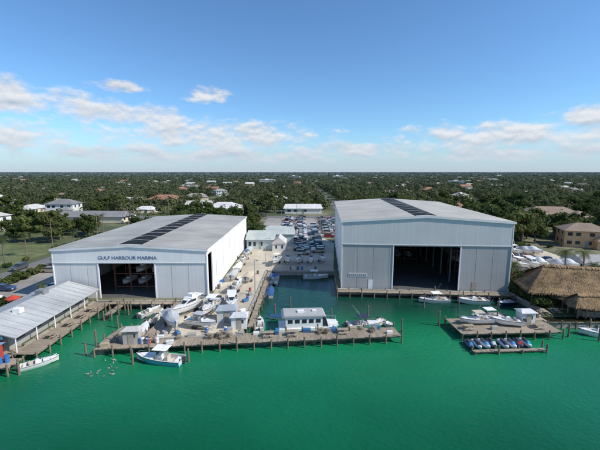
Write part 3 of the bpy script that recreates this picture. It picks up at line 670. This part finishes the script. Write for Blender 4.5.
# ---------------------------------------------------------------- cars
def mk_car(kind):
    t=thing('parked_car','parked car','car',group='parked cars'); k=MB()
    if kind=='suv': low=[(-2.3,.35),(2.3,.35),(2.35,.75),(2.2,1.0),(1.2,1.12),(-2.25,1.15),(-2.35,.8)]; cab=[(.95,1.12),(-2.2,1.15)]; top=[(.35,1.75),(-1.95,1.75)]
    elif kind=='pickup': low=[(-2.7,.45),(2.5,.45),(2.55,.8),(2.4,1.1),(1.4,1.2),(-.7,1.2),(-.7,.8),(-2.6,.8),(-2.6,1.2),(-2.75,1.2)]; cab=[(1.2,1.2),(-.7,1.2)]; top=[(.6,1.85),(-.5,1.85)]
    else: low=[(-2.3,.3),(2.3,.3),(2.35,.6),(2.2,.82),(1.1,.95),(-1.7,1.0),(-2.25,.95),(-2.35,.65)]; cab=[(.95,.95),(-1.7,1.0)]; top=[(.2,1.42),(-1.15,1.42)]
    k.prism(low,-.9,.9); (x1,z1),(x0,z0)=top
    k.box(((x1+x0)/2,0,z1+.02),(x1-x0+.1,1.4,.06)); 
    if kind=='pickup': 
        k.b2((-2.6,-.9,.8),(-.7,-.82,1.2)); k.b2((-2.6,.82,.8),(-.7,.9,1.2))
    part(t,'body',k,['carpaint'],color=(.7,.7,.7))
    k=MB(); a,b=cab; c,d=top
    k.loft([[(a[0],-.85,a[1]),(b[0],-.85,b[1]),(b[0],.85,b[1]),(a[0],.85,a[1])],[(c[0],-.66,c[1]),(d[0],-.66,d[1]),(d[0],.66,d[1]),(c[0],.66,c[1])]]); part(t,'window',k,['glass'])
    wx=1.45 if kind!='pickup' else 1.65
    for x in(-wx,wx):
        for y in(-.84,.84): k=MB(); k.cyl((x,y-.1,.33),(x,y+.1,.33),.34,.34,14); part(t,'wheel',k,['tyre'])
    for y in(-.65,.65): part(t,'headlight',MB().b2((2.22,y-.18,low[2][1]-.06),(2.37,y+.18,low[2][1]+.08)),['lamp'])
    return t
cars=[mk_car('sedan'),mk_car('suv'),mk_car('pickup')]
CC=[((.7,.7,.7),'white'),((.65,.65,.64),'white'),((.68,.68,.66),'white'),((.40,.41,.42),'silver'),((.30,.31,.32),'silver'),((.03,.03,.035),'black'),((.08,.085,.09),'dark grey'),((.15,.15,.15),'grey'),((.26,.03,.03),'red'),((.04,.07,.14),'blue'),((.35,.3,.22),'beige')]
KN=['sedan','sport utility vehicle','pickup truck']
def car(x,y,deg,grp='cars parked in the lots'):
    i=R.choice([0,0,1,1,2]); c,n=R.choice(CC)
    place(cars[i],(x,y,GZ+.012),rad(deg+R.uniform(-3,3)),1,'%s %s parked on the paved lot'%(n,KN[i]),'car',grp,{'body':c})
for y in np.arange(112,200,2.9):
    for x,dg in((0.5,0),(6,180)):
        if R.random()<.85 and not(x==6 and y>175): car(x+R.uniform(-.5,.5),y+R.uniform(-.3,.3),dg)
for y in np.arange(143,202,2.9):
    for x,dg in((12.5,0),(17.8,180),(-6,0)):
        if R.random()<.75: car(x+R.uniform(-.5,.5),y+R.uniform(-.3,.3),dg)
for y in np.arange(74,132,3):
    if R.random()<.6: car(-56.5,y,180)
    if R.random()<.6: car(-67.5,y,0)
for i in range(10): car(-77.9+ (4 if i%2 else 0),60+i*17+R.uniform(-4,4),90 if i%2 else -90,'cars on the road')
for i in range(16): car(-150+i*22+R.uniform(-6,6),208 if i%2 else 212,0 if i%2 else 180,'cars on the road')
for x,y in((-57,56.5),(-65,58),(-69,60),(-66,66)): car(x,y,R.choice([0,90,85]))
for i in range(9): car(52+i*2.9,104+R.uniform(-.3,.3),90,'cars beside the boat yard')
for i in range(8): tboat(R.choice([cv,cc,cr2,op]),53+i*3.4,112+R.uniform(-1,1),-90+R.uniform(-12,12),'white boat on a trailer in the side yard',.95,WH,R.choice([WH,WH,GREY,BL]))
for i in range(7): tboat(R.choice([cv,cc,cr2]),54+i*3.6,96+R.uniform(-1,1),-90+R.uniform(-12,12),'white boat on a trailer in the side yard',.95,WH,R.choice([WH,WH,GREY]))
for i in range(5): tboat(R.choice([cv,cc,op]),-7+i*3.4,101+R.uniform(-1,1),-90+R.uniform(-14,14),'boat on a trailer behind the basin',.9,WH,R.choice([WH,GREY,BL,TAN]))
for i in range(5): tboat(R.choice([cv,cc,op]),-16.8,86+i*7,90+R.uniform(-8,8),'boat on a trailer beside the shed wall',.8,WH,R.choice([WH,GREY,BL]))
# ---------------------------------------------------------------- houses
def mk_house(w,d,h,rh,storeys,wc,rc,hip=True,parts=True,wing=True):
    t=thing('house','house','house'); k=MB(); k.b2((-w/2,-d/2,0),(w/2,d/2,h))
    if wing: k.b2((w/2-w*.35,-d/2-3,0),(w/2-.2,-d/2-.01,h*.97 if storeys==1 else h*.5))
    part(t,'wall',k,['hwall'],color=wc)
    ins=d/2*(.95 if hip else .02); o=.6; k=MB()
    k.loft([[(-w/2-o,-d/2-o,h-.1),(w/2+o,-d/2-o,h-.1),(w/2+o,d/2+o,h-.1),(-w/2-o,d/2+o,h-.1)],[(-w/2+ins,-.05,h+rh),(w/2-ins,-.05,h+rh),(w/2-ins,.05,h+rh),(-w/2+ins,.05,h+rh)]])
    if wing:
        z=h*.97 if storeys==1 else h*.5
        k.loft([[(w/2-w*.35-.5,-d/2-3.5,z),(w/2+.3,-d/2-3.5,z),(w/2+.3,-d/2+1,z),(w/2-w*.35-.5,-d/2+1,z)],[(w/2-w*.2,-d/2-1.2,z+rh*.7),(w/2-w*.15,-d/2-1.2,z+rh*.7),(w/2-w*.15,-d/2+1,z+rh*.7),(w/2-w*.2,-d/2+1,z+rh*.7)]])
    part(t,'roof',k,['hroof'],color=rc)
    if parts:
        part(t,'door',MB().b2((-.5,-d/2-.05,0),(.5,-d/2-.003,2.1)),['door'])
        for s in range(storeys):
            for x in(-w*.38,-w*.2,w*.05 if s==0 else w*.1,w*.35 if s else None):
                if x is None: continue
                z=1.0+s*2.9; part(t,'window',MB().b2((x-.7,-d/2-.04,z),(x+.7,-d/2-.003,z+1.2)),['glass'])
            for y in(-d*.25,d*.2):
                for sx in(-1,1): z=1.0+s*2.9; part(t,'window',MB().b2((sx*(w/2+.003),y-.6,z),(sx*(w/2+.04),y+.6,z+1.2)),['glass'])
    return t
HP=[mk_house(16,10,2.9,2.2,1,(.6,.6,.57),(.4,.4,.4)),mk_house(19,11,3.0,2.6,1,(.5,.42,.3),(.3,.2,.15)),mk_house(13,9,5.8,2.2,2,(.65,.65,.63),(.25,.26,.28)),mk_house(15,9,2.9,2.0,1,(.6,.55,.45),(.55,.55,.54),hip=False,wing=False)]
HS=[mk_house(16,10,3.8,2.8,1,(.6,.6,.57),(.4,.4,.4),parts=False),mk_house(14,10,6.0,2.2,2,(.6,.6,.57),(.4,.4,.4),parts=False,hip=False,wing=False)]
RC=[((.58,.57,.55),'white'),((.58,.57,.55),'white'),((.48,.46,.43),'pale grey'),((.2,.2,.2),'dark grey'),((.30,.15,.095),'terracotta'),((.26,.19,.14),'brown'),((.42,.36,.28),'tan'),((.52,.5,.47),'light grey'),((.3,.28,.25),'grey')]
WC=[((.66,.66,.63),'white'),((.62,.55,.42),'cream'),((.5,.4,.28),'tan'),((.45,.52,.52),'pale blue'),((.60,.37,.20),'orange beige')]
RN={n:(c,n) for c,n in RC}
houses=[]
def house(p,x,y,deg,wc,rc,s=1,lab=None):
    houses.append((x,y,11*(s if not isinstance(s,tuple) else max(s))))
    return place(p,(x,y,GZ),rad(deg),s,lab or '%s stucco house with %s roof among trees'%(wc[1],rc[1]),'house','neighbourhood houses',{'wall':wc[0],'roof':rc[0]})
W0,C0,T0=WC[0],WC[1],WC[2]
house(HP[2],-150,222,5,W0,RN['dark grey'],1.25,'two storey white house with dark roof among trees')
house(HP[2],-145,160,-10,W0,RN['pale grey'],1.2,'two storey white house with pale roof by the lawn')
house(HP[3],-112,190,0,C0,RN['dark grey'],(2.3,1.2,1.2),'long low building with dark roof beside the road')
PG=((.40,.44,.42),'grey green')
house(HP[3],-14.0,124,0,WC[3],PG,(.62,.9,1.25),'low building with pale grey green roof in the yard')
house(HP[3],-9.5,134.5,0,WC[3],PG,(.95,.7,1.2),'wide low building with grey green roof in the yard')
house(HP[3],-7.2,120.5,90,W0,RN['light grey'],(.5,.5,1.0),'small hut with light grey roof in the yard')
house(HP[0],-11,152,0,W0,RN['pale grey'],.7,'small white building with pale roof beside the lot')
house(HP[3],2,232,0,W0,RN['white'],(1.6,1.2,1.2),'long white building with white roof across the road')
house(HP[1],133,186,-12,T0,RN['brown'],1.55,'large tan house with brown roof among trees')
house(HP[2],104,127,-20,WC[4],RN['brown'],1.05,'two storey orange beige house with brown roof')
house(HP[1],100,232,-5,T0,RN['terracotta'],1.2); house(HP[0],-50,232,0,W0,RN['white'],1.4,'wide white house with white roof across the road')
house(HP[3],-75,260,10,C0,RN['pale grey'],1.2); house(HP[1],-115,300,0,T0,RN['terracotta'],1.4)
house(HP[3],88,97,0,W0,((.30,.30,.29),'grey'),(1.35,1.1,.75),'low grey roofed storage building beside the boat yard')
tries=0; n=0
while n<120 and tries<12000:
    tries+=1; y=222+ (R.random()**1.2)*800; x=R.uniform(-.93,.93)*y
    if any(abs(x-hx)<18+y*.02 and abs(y-hy)<22+y*.025 for hx,hy,_ in houses): continue
    if any(x0-9<x<x1+9 and y0-8<y<y1+8 for x0,x1,y0,y1,_ in roads): continue
    p=R.choice(HP) if y<420 else R.choice(HS); house(p,x,y,R.choice([0,0,90,10,-8,35]),R.choice(WC[:4]),R.choice(RC),R.uniform(.75,1.2)); n+=1
t=thing('apartment_block','white flat roofed apartment block above distant trees','building'); k=MB(); k.b2((-18,-8,0),(18,8,11)); k.b2((-18.4,-8.4,11.01),(18.4,8.4,11.8)); k.b2((-6,-3,11.81),(2,3,14)); part(t,'wall',k,['trim'])
for l in range(4): part(t,'window_band',MB().b2((-17,-8.1,1.2+l*2.6),(17,-8.003,2.5+l*2.6)),['glass'])
for x,y,s in((-70,760,.9),(-20,1250,1.1),(310,700,.8),(150,1400,1.1)): place(t,(x,y,GZ),rad(R.uniform(-15,15)),s); houses.append((x,y,22))
k=MB(); tone=[]
for i in range(150):
    y=1050+(R.random()**1.3)*3200; x=R.uniform(-.93,.93)*y; w=R.uniform(6,11)*(1+y/4000); dd=w*.6; h=R.uniform(5.0,7.5)+y*.001; n0=len(k.f)
    k.b2((x-w,y-dd,GZ),(x+w,y+dd,h)); k.loft([[(x-w-1,y-dd-1,h+.01),(x+w+1,y-dd-1,h+.01),(x+w+1,y+dd+1,h+.01),(x-w-1,y+dd+1,h+.01)],[(x-w*.5,y-.1,h+2.6),(x+w*.5,y-.1,h+2.6),(x+w*.5,y+.1,h+2.6),(x-w*.5,y+.1,h+2.6)]])
    tone+=[R.choice([1.1,1.0,.7,.5,.55])]*(len(k.f)-n0)
me=k.mesh('distant_rooftops',['farroof']); at=me.attributes.new('tone','FLOAT','FACE'); at.data.foreach_set('value',tone)
o=bpy.data.objects.new('distant_rooftops',me); col.objects.link(o); o['kind']='stuff'; o['label']='pale roofs of distant houses among trees'; o['category']='houses'
# ---------------------------------------------------------------- trees
def leaf_cloud(cent,n,leaf,rs,flat=.75):
    c=np.array(cent); idx=rs.randint(0,len(c),n); d=rs.normal(size=(n,3)); d/=np.linalg.norm(d,axis=1)[:,None]
    rr=c[idx,3]*(.5+.6*rs.rand(n)); off=d*rr[:,None]; off[:,2]*=flat; pos=c[idx,:3]+off
    nrm=d*.9+rs.normal(size=(n,3))*.42; nrm/=np.linalg.norm(nrm,axis=1)[:,None]
    a=np.cross(nrm,rs.normal(size=(n,3))); a/=np.linalg.norm(a,axis=1)[:,None]; b=np.cross(nrm,a)
    s=(leaf*(.6+.8*rs.rand(n)))[:,None]/2
    V=np.stack([pos-a*s-b*s*.7,pos+a*s-b*s*.5,pos+a*s*.8+b*s,pos-a*s*.7+b*s*.8],axis=1).reshape(-1,3)
    tone=(.7+.6*rs.rand(n))*(.8+.4*rs.rand(len(c)))[idx]; return V,tone
def quadmesh(name,V,tone,mats):
    nq=len(V)//4; me=bpy.data.meshes.new(name); me.vertices.add(len(V)); me.vertices.foreach_set('co',V.astype(np.float32).ravel())
    me.loops.add(nq*4); me.loops.foreach_set('vertex_index',np.arange(nq*4,dtype=np.int32))
    me.polygons.add(nq); me.polygons.foreach_set('loop_start',np.arange(0,nq*4,4,dtype=np.int32))
    me.update(calc_edges=True); at=me.attributes.new('tone','FLOAT','FACE'); at.data.foreach_set('value',tone.astype(np.float32))
    for m in mats: me.materials.append(M[m])
    return me
def mk_tree(seed,h,w,name='broadleaf_tree',cat='tree'):
    rs=np.random.RandomState(seed); t=thing(name,'broadleaf tree with dense green crown','tree',group='trees around the marina'); k=MB()
    k.cyl((0,0,-.1),(.1,0,h*.45),h*.032,h*.02,8)
    cent=[]
    for i in range(11):
        a=2*math.pi*i/11*2+rs.rand()*.9; r=w*.5*(.25+.5*rs.rand()); z=h*(.40+.45*rs.rand()); cent.append((r*math.cos(a),r*math.sin(a),z,w*(.13+.12*rs.rand())))
        if i%2==0: k.cyl((.1,0,h*(.25+.15*rs.rand())),(r*math.cos(a),r*math.sin(a),z),h*.014,h*.005,5)
    cent.append((0,0,h*.72,w*.25)); cent.append((rs.rand(),0,h*.55,w*.28))
    part(t,'trunk',k,['bark']); V,tone=leaf_cloud(cent,2000,.48*h/8,rs); part(t,'crown',None,None,me=quadmesh('crown',V,tone,['leaf'])); return t
def mk_palm(seed,h):
    rs=random.Random(seed); t=thing('palm_tree','tall palm tree with drooping fronds','tree',group='palm trees'); k=MB()
    pts=[Vector((.25*math.sin(i*.5),.1*i*.3,h*i/6)) for i in range(7)]
    for a,b in zip(pts[:-1],pts[1:]): k.cyl(a,b,.17,.15,8)
    part(t,'trunk',k,['bark']); k=MB(); top=pts[-1]; tone=[]
    for i in range(24):
        a=2*math.pi*i/24+rs.random()*.3; el=rs.uniform(-.4,1.1); L=rs.uniform(1.8,2.6); p=top.copy(); d=Vector((math.cos(a)*math.cos(el),math.sin(a)*math.cos(el),math.sin(el))); sd=Vector((-math.sin(a),math.cos(a),0))
        for j in range(12):
            q=p+d*(L/12); d=(d+Vector((0,0,-.15))).normalized(); wd=.55*math.sin(math.pi*(j+1)/13.5)+.08
            for s in(-1,1):
                k.poly([p,p+(q-p)*.6,q+d*.25+sd*s*wd+Vector((0,0,-.2))]); tone.append(rs.uniform(.6,1.4))
            p=q
    me=k.mesh('fronds',['palm']); at=me.attributes.new('tone','FLOAT','FACE'); at.data.foreach_set('value',tone); part(t,'fronds',None,None,me=me); return t
TP=[mk_tree(1,9,9),mk_tree(2,8,10),mk_tree(3,11,9),mk_tree(4,7,8),mk_tree(5,12,7)]
PP=[mk_palm(1,6.5),mk_palm(2,8.5),mk_palm(3,5)]
EX=[(-58,-14,44,132),(-20,25,44,205),(5,60,44,134),(-71,-52,44,137),(-83,-70,44,700),(47,86,44,124),(-126,-84,100,126)]
EX+=[(x0-1.5,x1+1.5,y0-1.5,y1+1.5) for x0,x1,y0,y1,_ in roads]
def free(x,y,m=0,front=14):
    for a,b,c,d in EX:
        if a-m<x<b+m and c-m<y<d+m: return False
    for hx,hy,r in houses:
        if abs(x-hx)<r*.95+m and -r*.75-front-hy*.018<y-hy<r*.7+m: return False
    return True
tp_=[]; cnt=0; tries=0
while cnt<225 and tries<20000:
    tries+=1; y=78+(R.random()**.9)*190; x=R.uniform(-1.0,1.0)*(y*.90+8)
    if not free(x,y,2,10): continue
    if any((x-a)**2+(y-b)**2<14 for a,b in tp_): continue
    tp_.append((x,y)); cnt+=1
    place(R.choice(TP),(x,y,GZ),R.uniform(0,6.28),R.uniform(.7,1.15)*(1.15 if x>40 else 1))
for x,y in [(60+R.uniform(-4,62),R.uniform(125,175)) for _ in range(75)]+[(R.uniform(-56,-16),R.uniform(134,150)) for _ in range(10)]+[(-58,50.0),(48.8,69),(49.0,72),(49.6,75.5),(51,80.5),(52.5,83),(85,83),(90,86)]:
    if not any((x-a)**2+(y-b)**2<10 for a,b in tp_) and (y<100 or x<0 or free(x,y,0,10)): place(R.choice(TP),(x,y,GZ),R.uniform(0,6.28),R.uniform(.8,1.2) if y>100 else R.uniform(.38,.52)); tp_.append((x,y))
for x,y,s in [(49.5,79,.9),(50.5,84,1),(48.6,73,.6),(48.9,69.5,.5),(49.2,76,.7),(62,80,1),(67,78,.9),(70,84,1.1),(-54.2,70.6,.7),(-70,70,1),(-83,84,1),(-84,97,1),(-88,110,1.1),(-84,128,.9),(-60,137,1),(-66,52,.9),(-38,140,1),(-22,146,1),(22,138,1),(33,142,1),(45,139,1)]+[(R.uniform(-140,140),R.uniform(150,300),R.uniform(.8,1.3)) for _ in range(40)]:
    if y<150 or free(x,y,1,4): place(R.choice(PP),(x,y,GZ),R.uniform(0,6.28),s)
def mk_shrub(seed):
    rs=np.random.RandomState(seed); V,tone=leaf_cloud([(rs.uniform(-.8,.8),rs.uniform(-.8,.8),.7+rs.rand()*.5,.8) for _ in range(6)],420,.3,rs)
    me=quadmesh('shrub',V,tone,['leaf']); o=bpy.data.objects.new('shrub',me); col.objects.link(o); o['label']='rounded green shrub beside the pavement'; o['category']='shrub'; o['group']='shrubs'; kids[o.name]=[]; return o
SH=[mk_shrub(1),mk_shrub(2)]
for i in range(130):
    x,y=R.choice([(R.uniform(48.2,50),R.uniform(66.5,92)),(R.uniform(48.0,50),R.uniform(66.5,80)),(R.uniform(48.0,49.6),R.uniform(66.5,76)),(R.uniform(-71,-70),R.uniform(70,135)),(R.uniform(-84,-82),R.uniform(70,160)),(R.uniform(60,90),R.uniform(122.5,125)),(R.uniform(80,95),R.uniform(76,88)),(R.uniform(-70,-55),R.uniform(68,70.5))])
    place(R.choice(SH),(x,y,GZ),R.uniform(0,6),R.uniform(.7,1.5))
def wood(y0,y1,area,K,rmin,rmax,h,leaf,front):
    A=.93*(y1*y1-y0*y0); n=int(A/area); rs=NR; y=np.sqrt(rs.rand(n)*(y1*y1-y0*y0)+y0*y0); x=(rs.rand(n)*2-1)*(y*.95)
    keep=[i for i in range(n) if free(x[i],y[i],2,front)] if y0<1300 else list(range(n))
    x=x[keep];y=y[keep];n=len(x)
    r=rmin+(rmax-rmin)*rs.rand(n); hh=h*(.5+.8*rs.rand(n)**1.6)
    d=rs.normal(size=(n,K,3)); d/=np.linalg.norm(d,axis=2)[:,:,None]; d[:,:,2]=np.abs(d[:,:,2])*1.2-.35
    c=np.stack([x,y,GZ+hh*.55],axis=1)[:,None,:]
    lump=1+.35*np.sin(d[:,:,0:1]*4+rs.rand(n,1,1)*6)*np.cos(d[:,:,1:2]*5+rs.rand(n,1,1)*6)
    pos=c+d*np.stack([r,r,hh*.45],axis=1)[:,None,:]*(.7+.4*rs.rand(n,K,1))*lump
    nrm=d*.9+np.array([0,0,.4])+rs.normal(size=(n,K,3))*.32; nrm/=np.linalg.norm(nrm,axis=2)[:,:,None]; a=np.cross(nrm,rs.normal(size=(n,K,3))); a/=np.linalg.norm(a,axis=2)[:,:,None]; b=np.cross(nrm,a)
    s=leaf*(.5+1.0*rs.rand(n,K,1))/2
    V=np.stack([pos-a*s-b*s*.7,pos+a*s-b*s*.5,pos+a*s*.8+b*s,pos-a*s*.7+b*s*.8],axis=2).reshape(-1,3)
    tt=(.75+.5*rs.rand(n))[:,None]*(.85+.3*rs.rand(n,K)); return V,tt.reshape(-1)
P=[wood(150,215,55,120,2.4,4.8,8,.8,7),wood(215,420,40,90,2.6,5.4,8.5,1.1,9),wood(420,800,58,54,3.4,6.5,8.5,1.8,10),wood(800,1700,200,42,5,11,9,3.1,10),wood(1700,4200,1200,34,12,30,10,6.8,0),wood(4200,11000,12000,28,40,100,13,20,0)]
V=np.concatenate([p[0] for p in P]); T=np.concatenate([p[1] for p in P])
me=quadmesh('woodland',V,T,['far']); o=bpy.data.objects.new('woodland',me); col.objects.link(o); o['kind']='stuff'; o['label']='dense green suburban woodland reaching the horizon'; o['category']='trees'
# ---------------------------------------------------------------- poles
def mk_pole():
    t=thing('utility_pole','wooden utility pole beside the road','pole',group='utility poles'); k=MB(); k.cyl((0,0,0),(0,0,10.5),.15,.1,8); part(t,'pole_shaft',k,['pile']); k=MB(); k.box((0,0,9.8),(2.2,.12,.12))
    for x in(-.9,-.3,.3,.9): k.cyl((x,0,9.86),(x,0,10.05),.05,.04,6)
    part(t,'cross_arm',k,['pile']); return t
up=mk_pole()
for i in range(8): place(up,(-82.2,62+i*26,GZ),0)
for i in range(10): place(up,(-130+i*32,205,GZ),rad(90))
def mk_lamp():
    t=thing('lot_lamp_post','tall galvanised lamp post in the lot','lamp post',group='lamp posts'); k=MB(); k.cyl((0,0,0),(0,0,8),.1,.06,8); part(t,'pole_shaft',k,['alu']); k=MB(); k.cyl((0,0,7.9),(1.2,0,8.1),.04,.04,6); k.box((1.3,0,8.08),(.7,.3,.12)); part(t,'lamp_head',k,['steel']); return t
lp=mk_lamp()
for x,y in((-9.9,74),(-10,99),(9,150),(9,180),(-9,170),(-60,100),(-61,125),(50,100),(64,104)): place(lp,(x,y,GZ),R.uniform(0,6))
def mk_bird():
    t=thing('seabird','dull grey seabird floating on the green water','bird',group='seabirds on the water'); k=MB(); rings=[]
    for i in range(8):
        a=i/7; r=.13*math.sin(math.pi*min(1,a*.92+.06))**.7; rings.append([(-.28+.5*a,r*math.cos(q),.06+r*.8*math.sin(q)+.05*a) for q in [2*math.pi*j/8 for j in range(8)]])
    k.loft(rings); k.cyl((.17,0,.12),(.24,0,.26),.05,.04,6); k.cyl((.2,0,.27),(.32,0,.28),.055,.03,6); part(t,'body',k,['bird'],smooth=True); k=MB(); k.cyl((.32,0,.28),(.42,0,.26),.02,.005,5); part(t,'beak',k,['yline']); return t
bd=mk_bird()
for i in range(17): place(bd,(-27.6+R.uniform(-2.2,1.8),46.9+R.uniform(-2.4,2.4),0),R.uniform(0,6.28),R.uniform(.75,1.0))
# ---------------------------------------------------------------- world, sun, camera
SUN_AZ,SUN_EL=107,41
w=bpy.data.worlds.new('World'); sc.world=w; w.use_nodes=True; nt=w.node_tree; L=nt.links; nt.nodes.clear()
out=N(nt,'ShaderNodeOutputWorld'); sky=N(nt,'ShaderNodeTexSky'); sky.sky_type='NISHITA'; sky.sun_disc=False; sky.sun_elevation=rad(SUN_EL); sky.sun_rotation=rad(SUN_AZ); sky.altitude=0; sky.air_density=1.0; sky.dust_density=.3; sky.ozone_density=2.5
tint=N(nt,'ShaderNodeVectorMath',operation='MULTIPLY'); tint.inputs[1].default_value=(.80,1.11,1.36); L.new(sky.outputs[0],tint.inputs[0])
bg=N(nt,'ShaderNodeBackground'); bg.inputs[1].default_value=.122; L.new(tint.outputs[0],bg.inputs[0])
tc=N(nt,'ShaderNodeTexCoord'); sp=N(nt,'ShaderNodeSeparateXYZ'); L.new(tc.outputs['Generated'],sp.inputs[0])
def MA(op,a,b=None,c=None,clamp=False):
    n=N(nt,'ShaderNodeMath',operation=op); n.use_clamp=clamp
    for i,v in enumerate((a,b,c)):
        if v is None: continue
        if isinstance(v,(int,float)): n.inputs[i].default_value=v
        else: L.new(v,n.inputs[i])
    return n.outputs[0]
az=MA('MULTIPLY',MA('ARCTAN2',sp.outputs[0],sp.outputs[1]),57.2958); el=MA('MULTIPLY',MA('ARCSINE',sp.outputs[2]),57.2958)
ell=[(-37,9.0,10,2.3),(-40,4.6,9,2.2),(-25,7.9,11,1.9),(-14,5.4,19,2.7),(-14.5,11.4,4.2,1.2),(-27,11.6,4.5,.9),(31,5.0,17,2.5),(39,6.8,5,1.4),(8,3.4,11,1.4),(-14,2.6,28,1.3),(30,2.6,16,1.1),(-100,8,30,4),(120,9,40,5),(180,10,40,6)]
acc=None
for a0,e0,ra,re in ell:
    da=MA('DIVIDE',MA('SUBTRACT',az,a0),ra); de=MA('DIVIDE',MA('SUBTRACT',el,e0),re)
    q=MA('SUBTRACT',1.0,MA('ADD',MA('MULTIPLY',da,da),MA('MULTIPLY',de,de))); acc=q if acc is None else MA('MAXIMUM',acc,q)
acc=MA('MAXIMUM',acc,-1.6)
def coord(de):
    cb=N(nt,'ShaderNodeCombineXYZ'); L.new(MA('MULTIPLY',az,.12),cb.inputs[0]); L.new(MA('MULTIPLY',MA('ADD',el,de),.27),cb.inputs[1]); return cb.outputs[0]
n1=N(nt,'ShaderNodeTexNoise'); n1.inputs['Scale'].default_value=1.8; n1.inputs['Detail'].default_value=12; n1.inputs['Roughness'].default_value=.60; L.new(coord(0),n1.inputs[0])
n2=N(nt,'ShaderNodeTexNoise'); n2.inputs['Scale'].default_value=1.8; n2.inputs['Detail'].default_value=6; n2.inputs['Roughness'].default_value=.55; L.new(coord(.55),n2.inputs[0])
dens=MA('ADD',MA('MULTIPLY',acc,.50),MA('MULTIPLY',MA('SUBTRACT',n1.outputs[0],.495),2.5))
mask=N(nt,'ShaderNodeMapRange',interpolation_type='SMOOTHSTEP'); mask.inputs[1].default_value=-.10; mask.inputs[2].default_value=.62; mask.inputs[4].default_value=.93; L.new(dens,mask.inputs[0])
lit=MA('MULTIPLY_ADD',MA('SUBTRACT',n1.outputs[0],n2.outputs[0]),3.0,.66,True)
cm=N(nt,'ShaderNodeMix',data_type='RGBA'); L.new(lit,cm.inputs[0]); cm.inputs[6].default_value=(.50,.57,.67,1); cm.inputs[7].default_value=(.90,.91,.93,1)
bc=N(nt,'ShaderNodeBackground'); L.new(cm.outputs[2],bc.inputs[0]); bc.inputs[1].default_value=.95
ms=N(nt,'ShaderNodeMixShader'); L.new(mask.outputs[0],ms.inputs[0]); L.new(bg.outputs[0],ms.inputs[1]); L.new(bc.outputs[0],ms.inputs[2])
hz=N(nt,'ShaderNodeMapRange',interpolation_type='SMOOTHSTEP'); hz.inputs[1].default_value=6.5; hz.inputs[2].default_value=-1; hz.inputs[3].default_value=0; hz.inputs[4].default_value=.85; L.new(el,hz.inputs[0])
bh=N(nt,'ShaderNodeBackground'); bh.inputs[0].default_value=(.48,.58,.71,1)
m3=N(nt,'ShaderNodeMixShader'); L.new(hz.outputs[0],m3.inputs[0]); L.new(ms.outputs[0],m3.inputs[1]); L.new(bh.outputs[0],m3.inputs[2]); L.new(m3.outputs[0],out.inputs[0])
sl=bpy.data.lights.new('sun','SUN'); sl.energy=5.0; sl.angle=rad(.5); sl.color=(1,.945,.86); so=bpy.data.objects.new('sun',sl); col.objects.link(so)
d=Vector((math.sin(rad(SUN_AZ))*math.cos(rad(SUN_EL)),math.cos(rad(SUN_AZ))*math.cos(rad(SUN_EL)),math.sin(rad(SUN_EL)))); so.rotation_euler=(-d).to_track_quat('-Z','Y').to_euler(); so.location=(0,0,100)
ca=bpy.data.cameras.new('camera'); ca.lens=21; ca.sensor_width=36; ca.clip_end=40000; ca.clip_start=.5; co=bpy.data.objects.new('camera',ca); col.objects.link(co); co.location=(0,0,28); co.rotation_euler=(rad(90-8.6),0,0); sc.camera=co
for nme in list(kids):
    o=bpy.data.objects.get(nme)
    if o and o.parent is None and nme not in used and o.get('group') and tuple(o.location)==(0,0,0):
        for c in kids[nme]: bpy.data.objects.remove(c)
        bpy.data.objects.remove(o)
print('objects',len(bpy.data.objects))
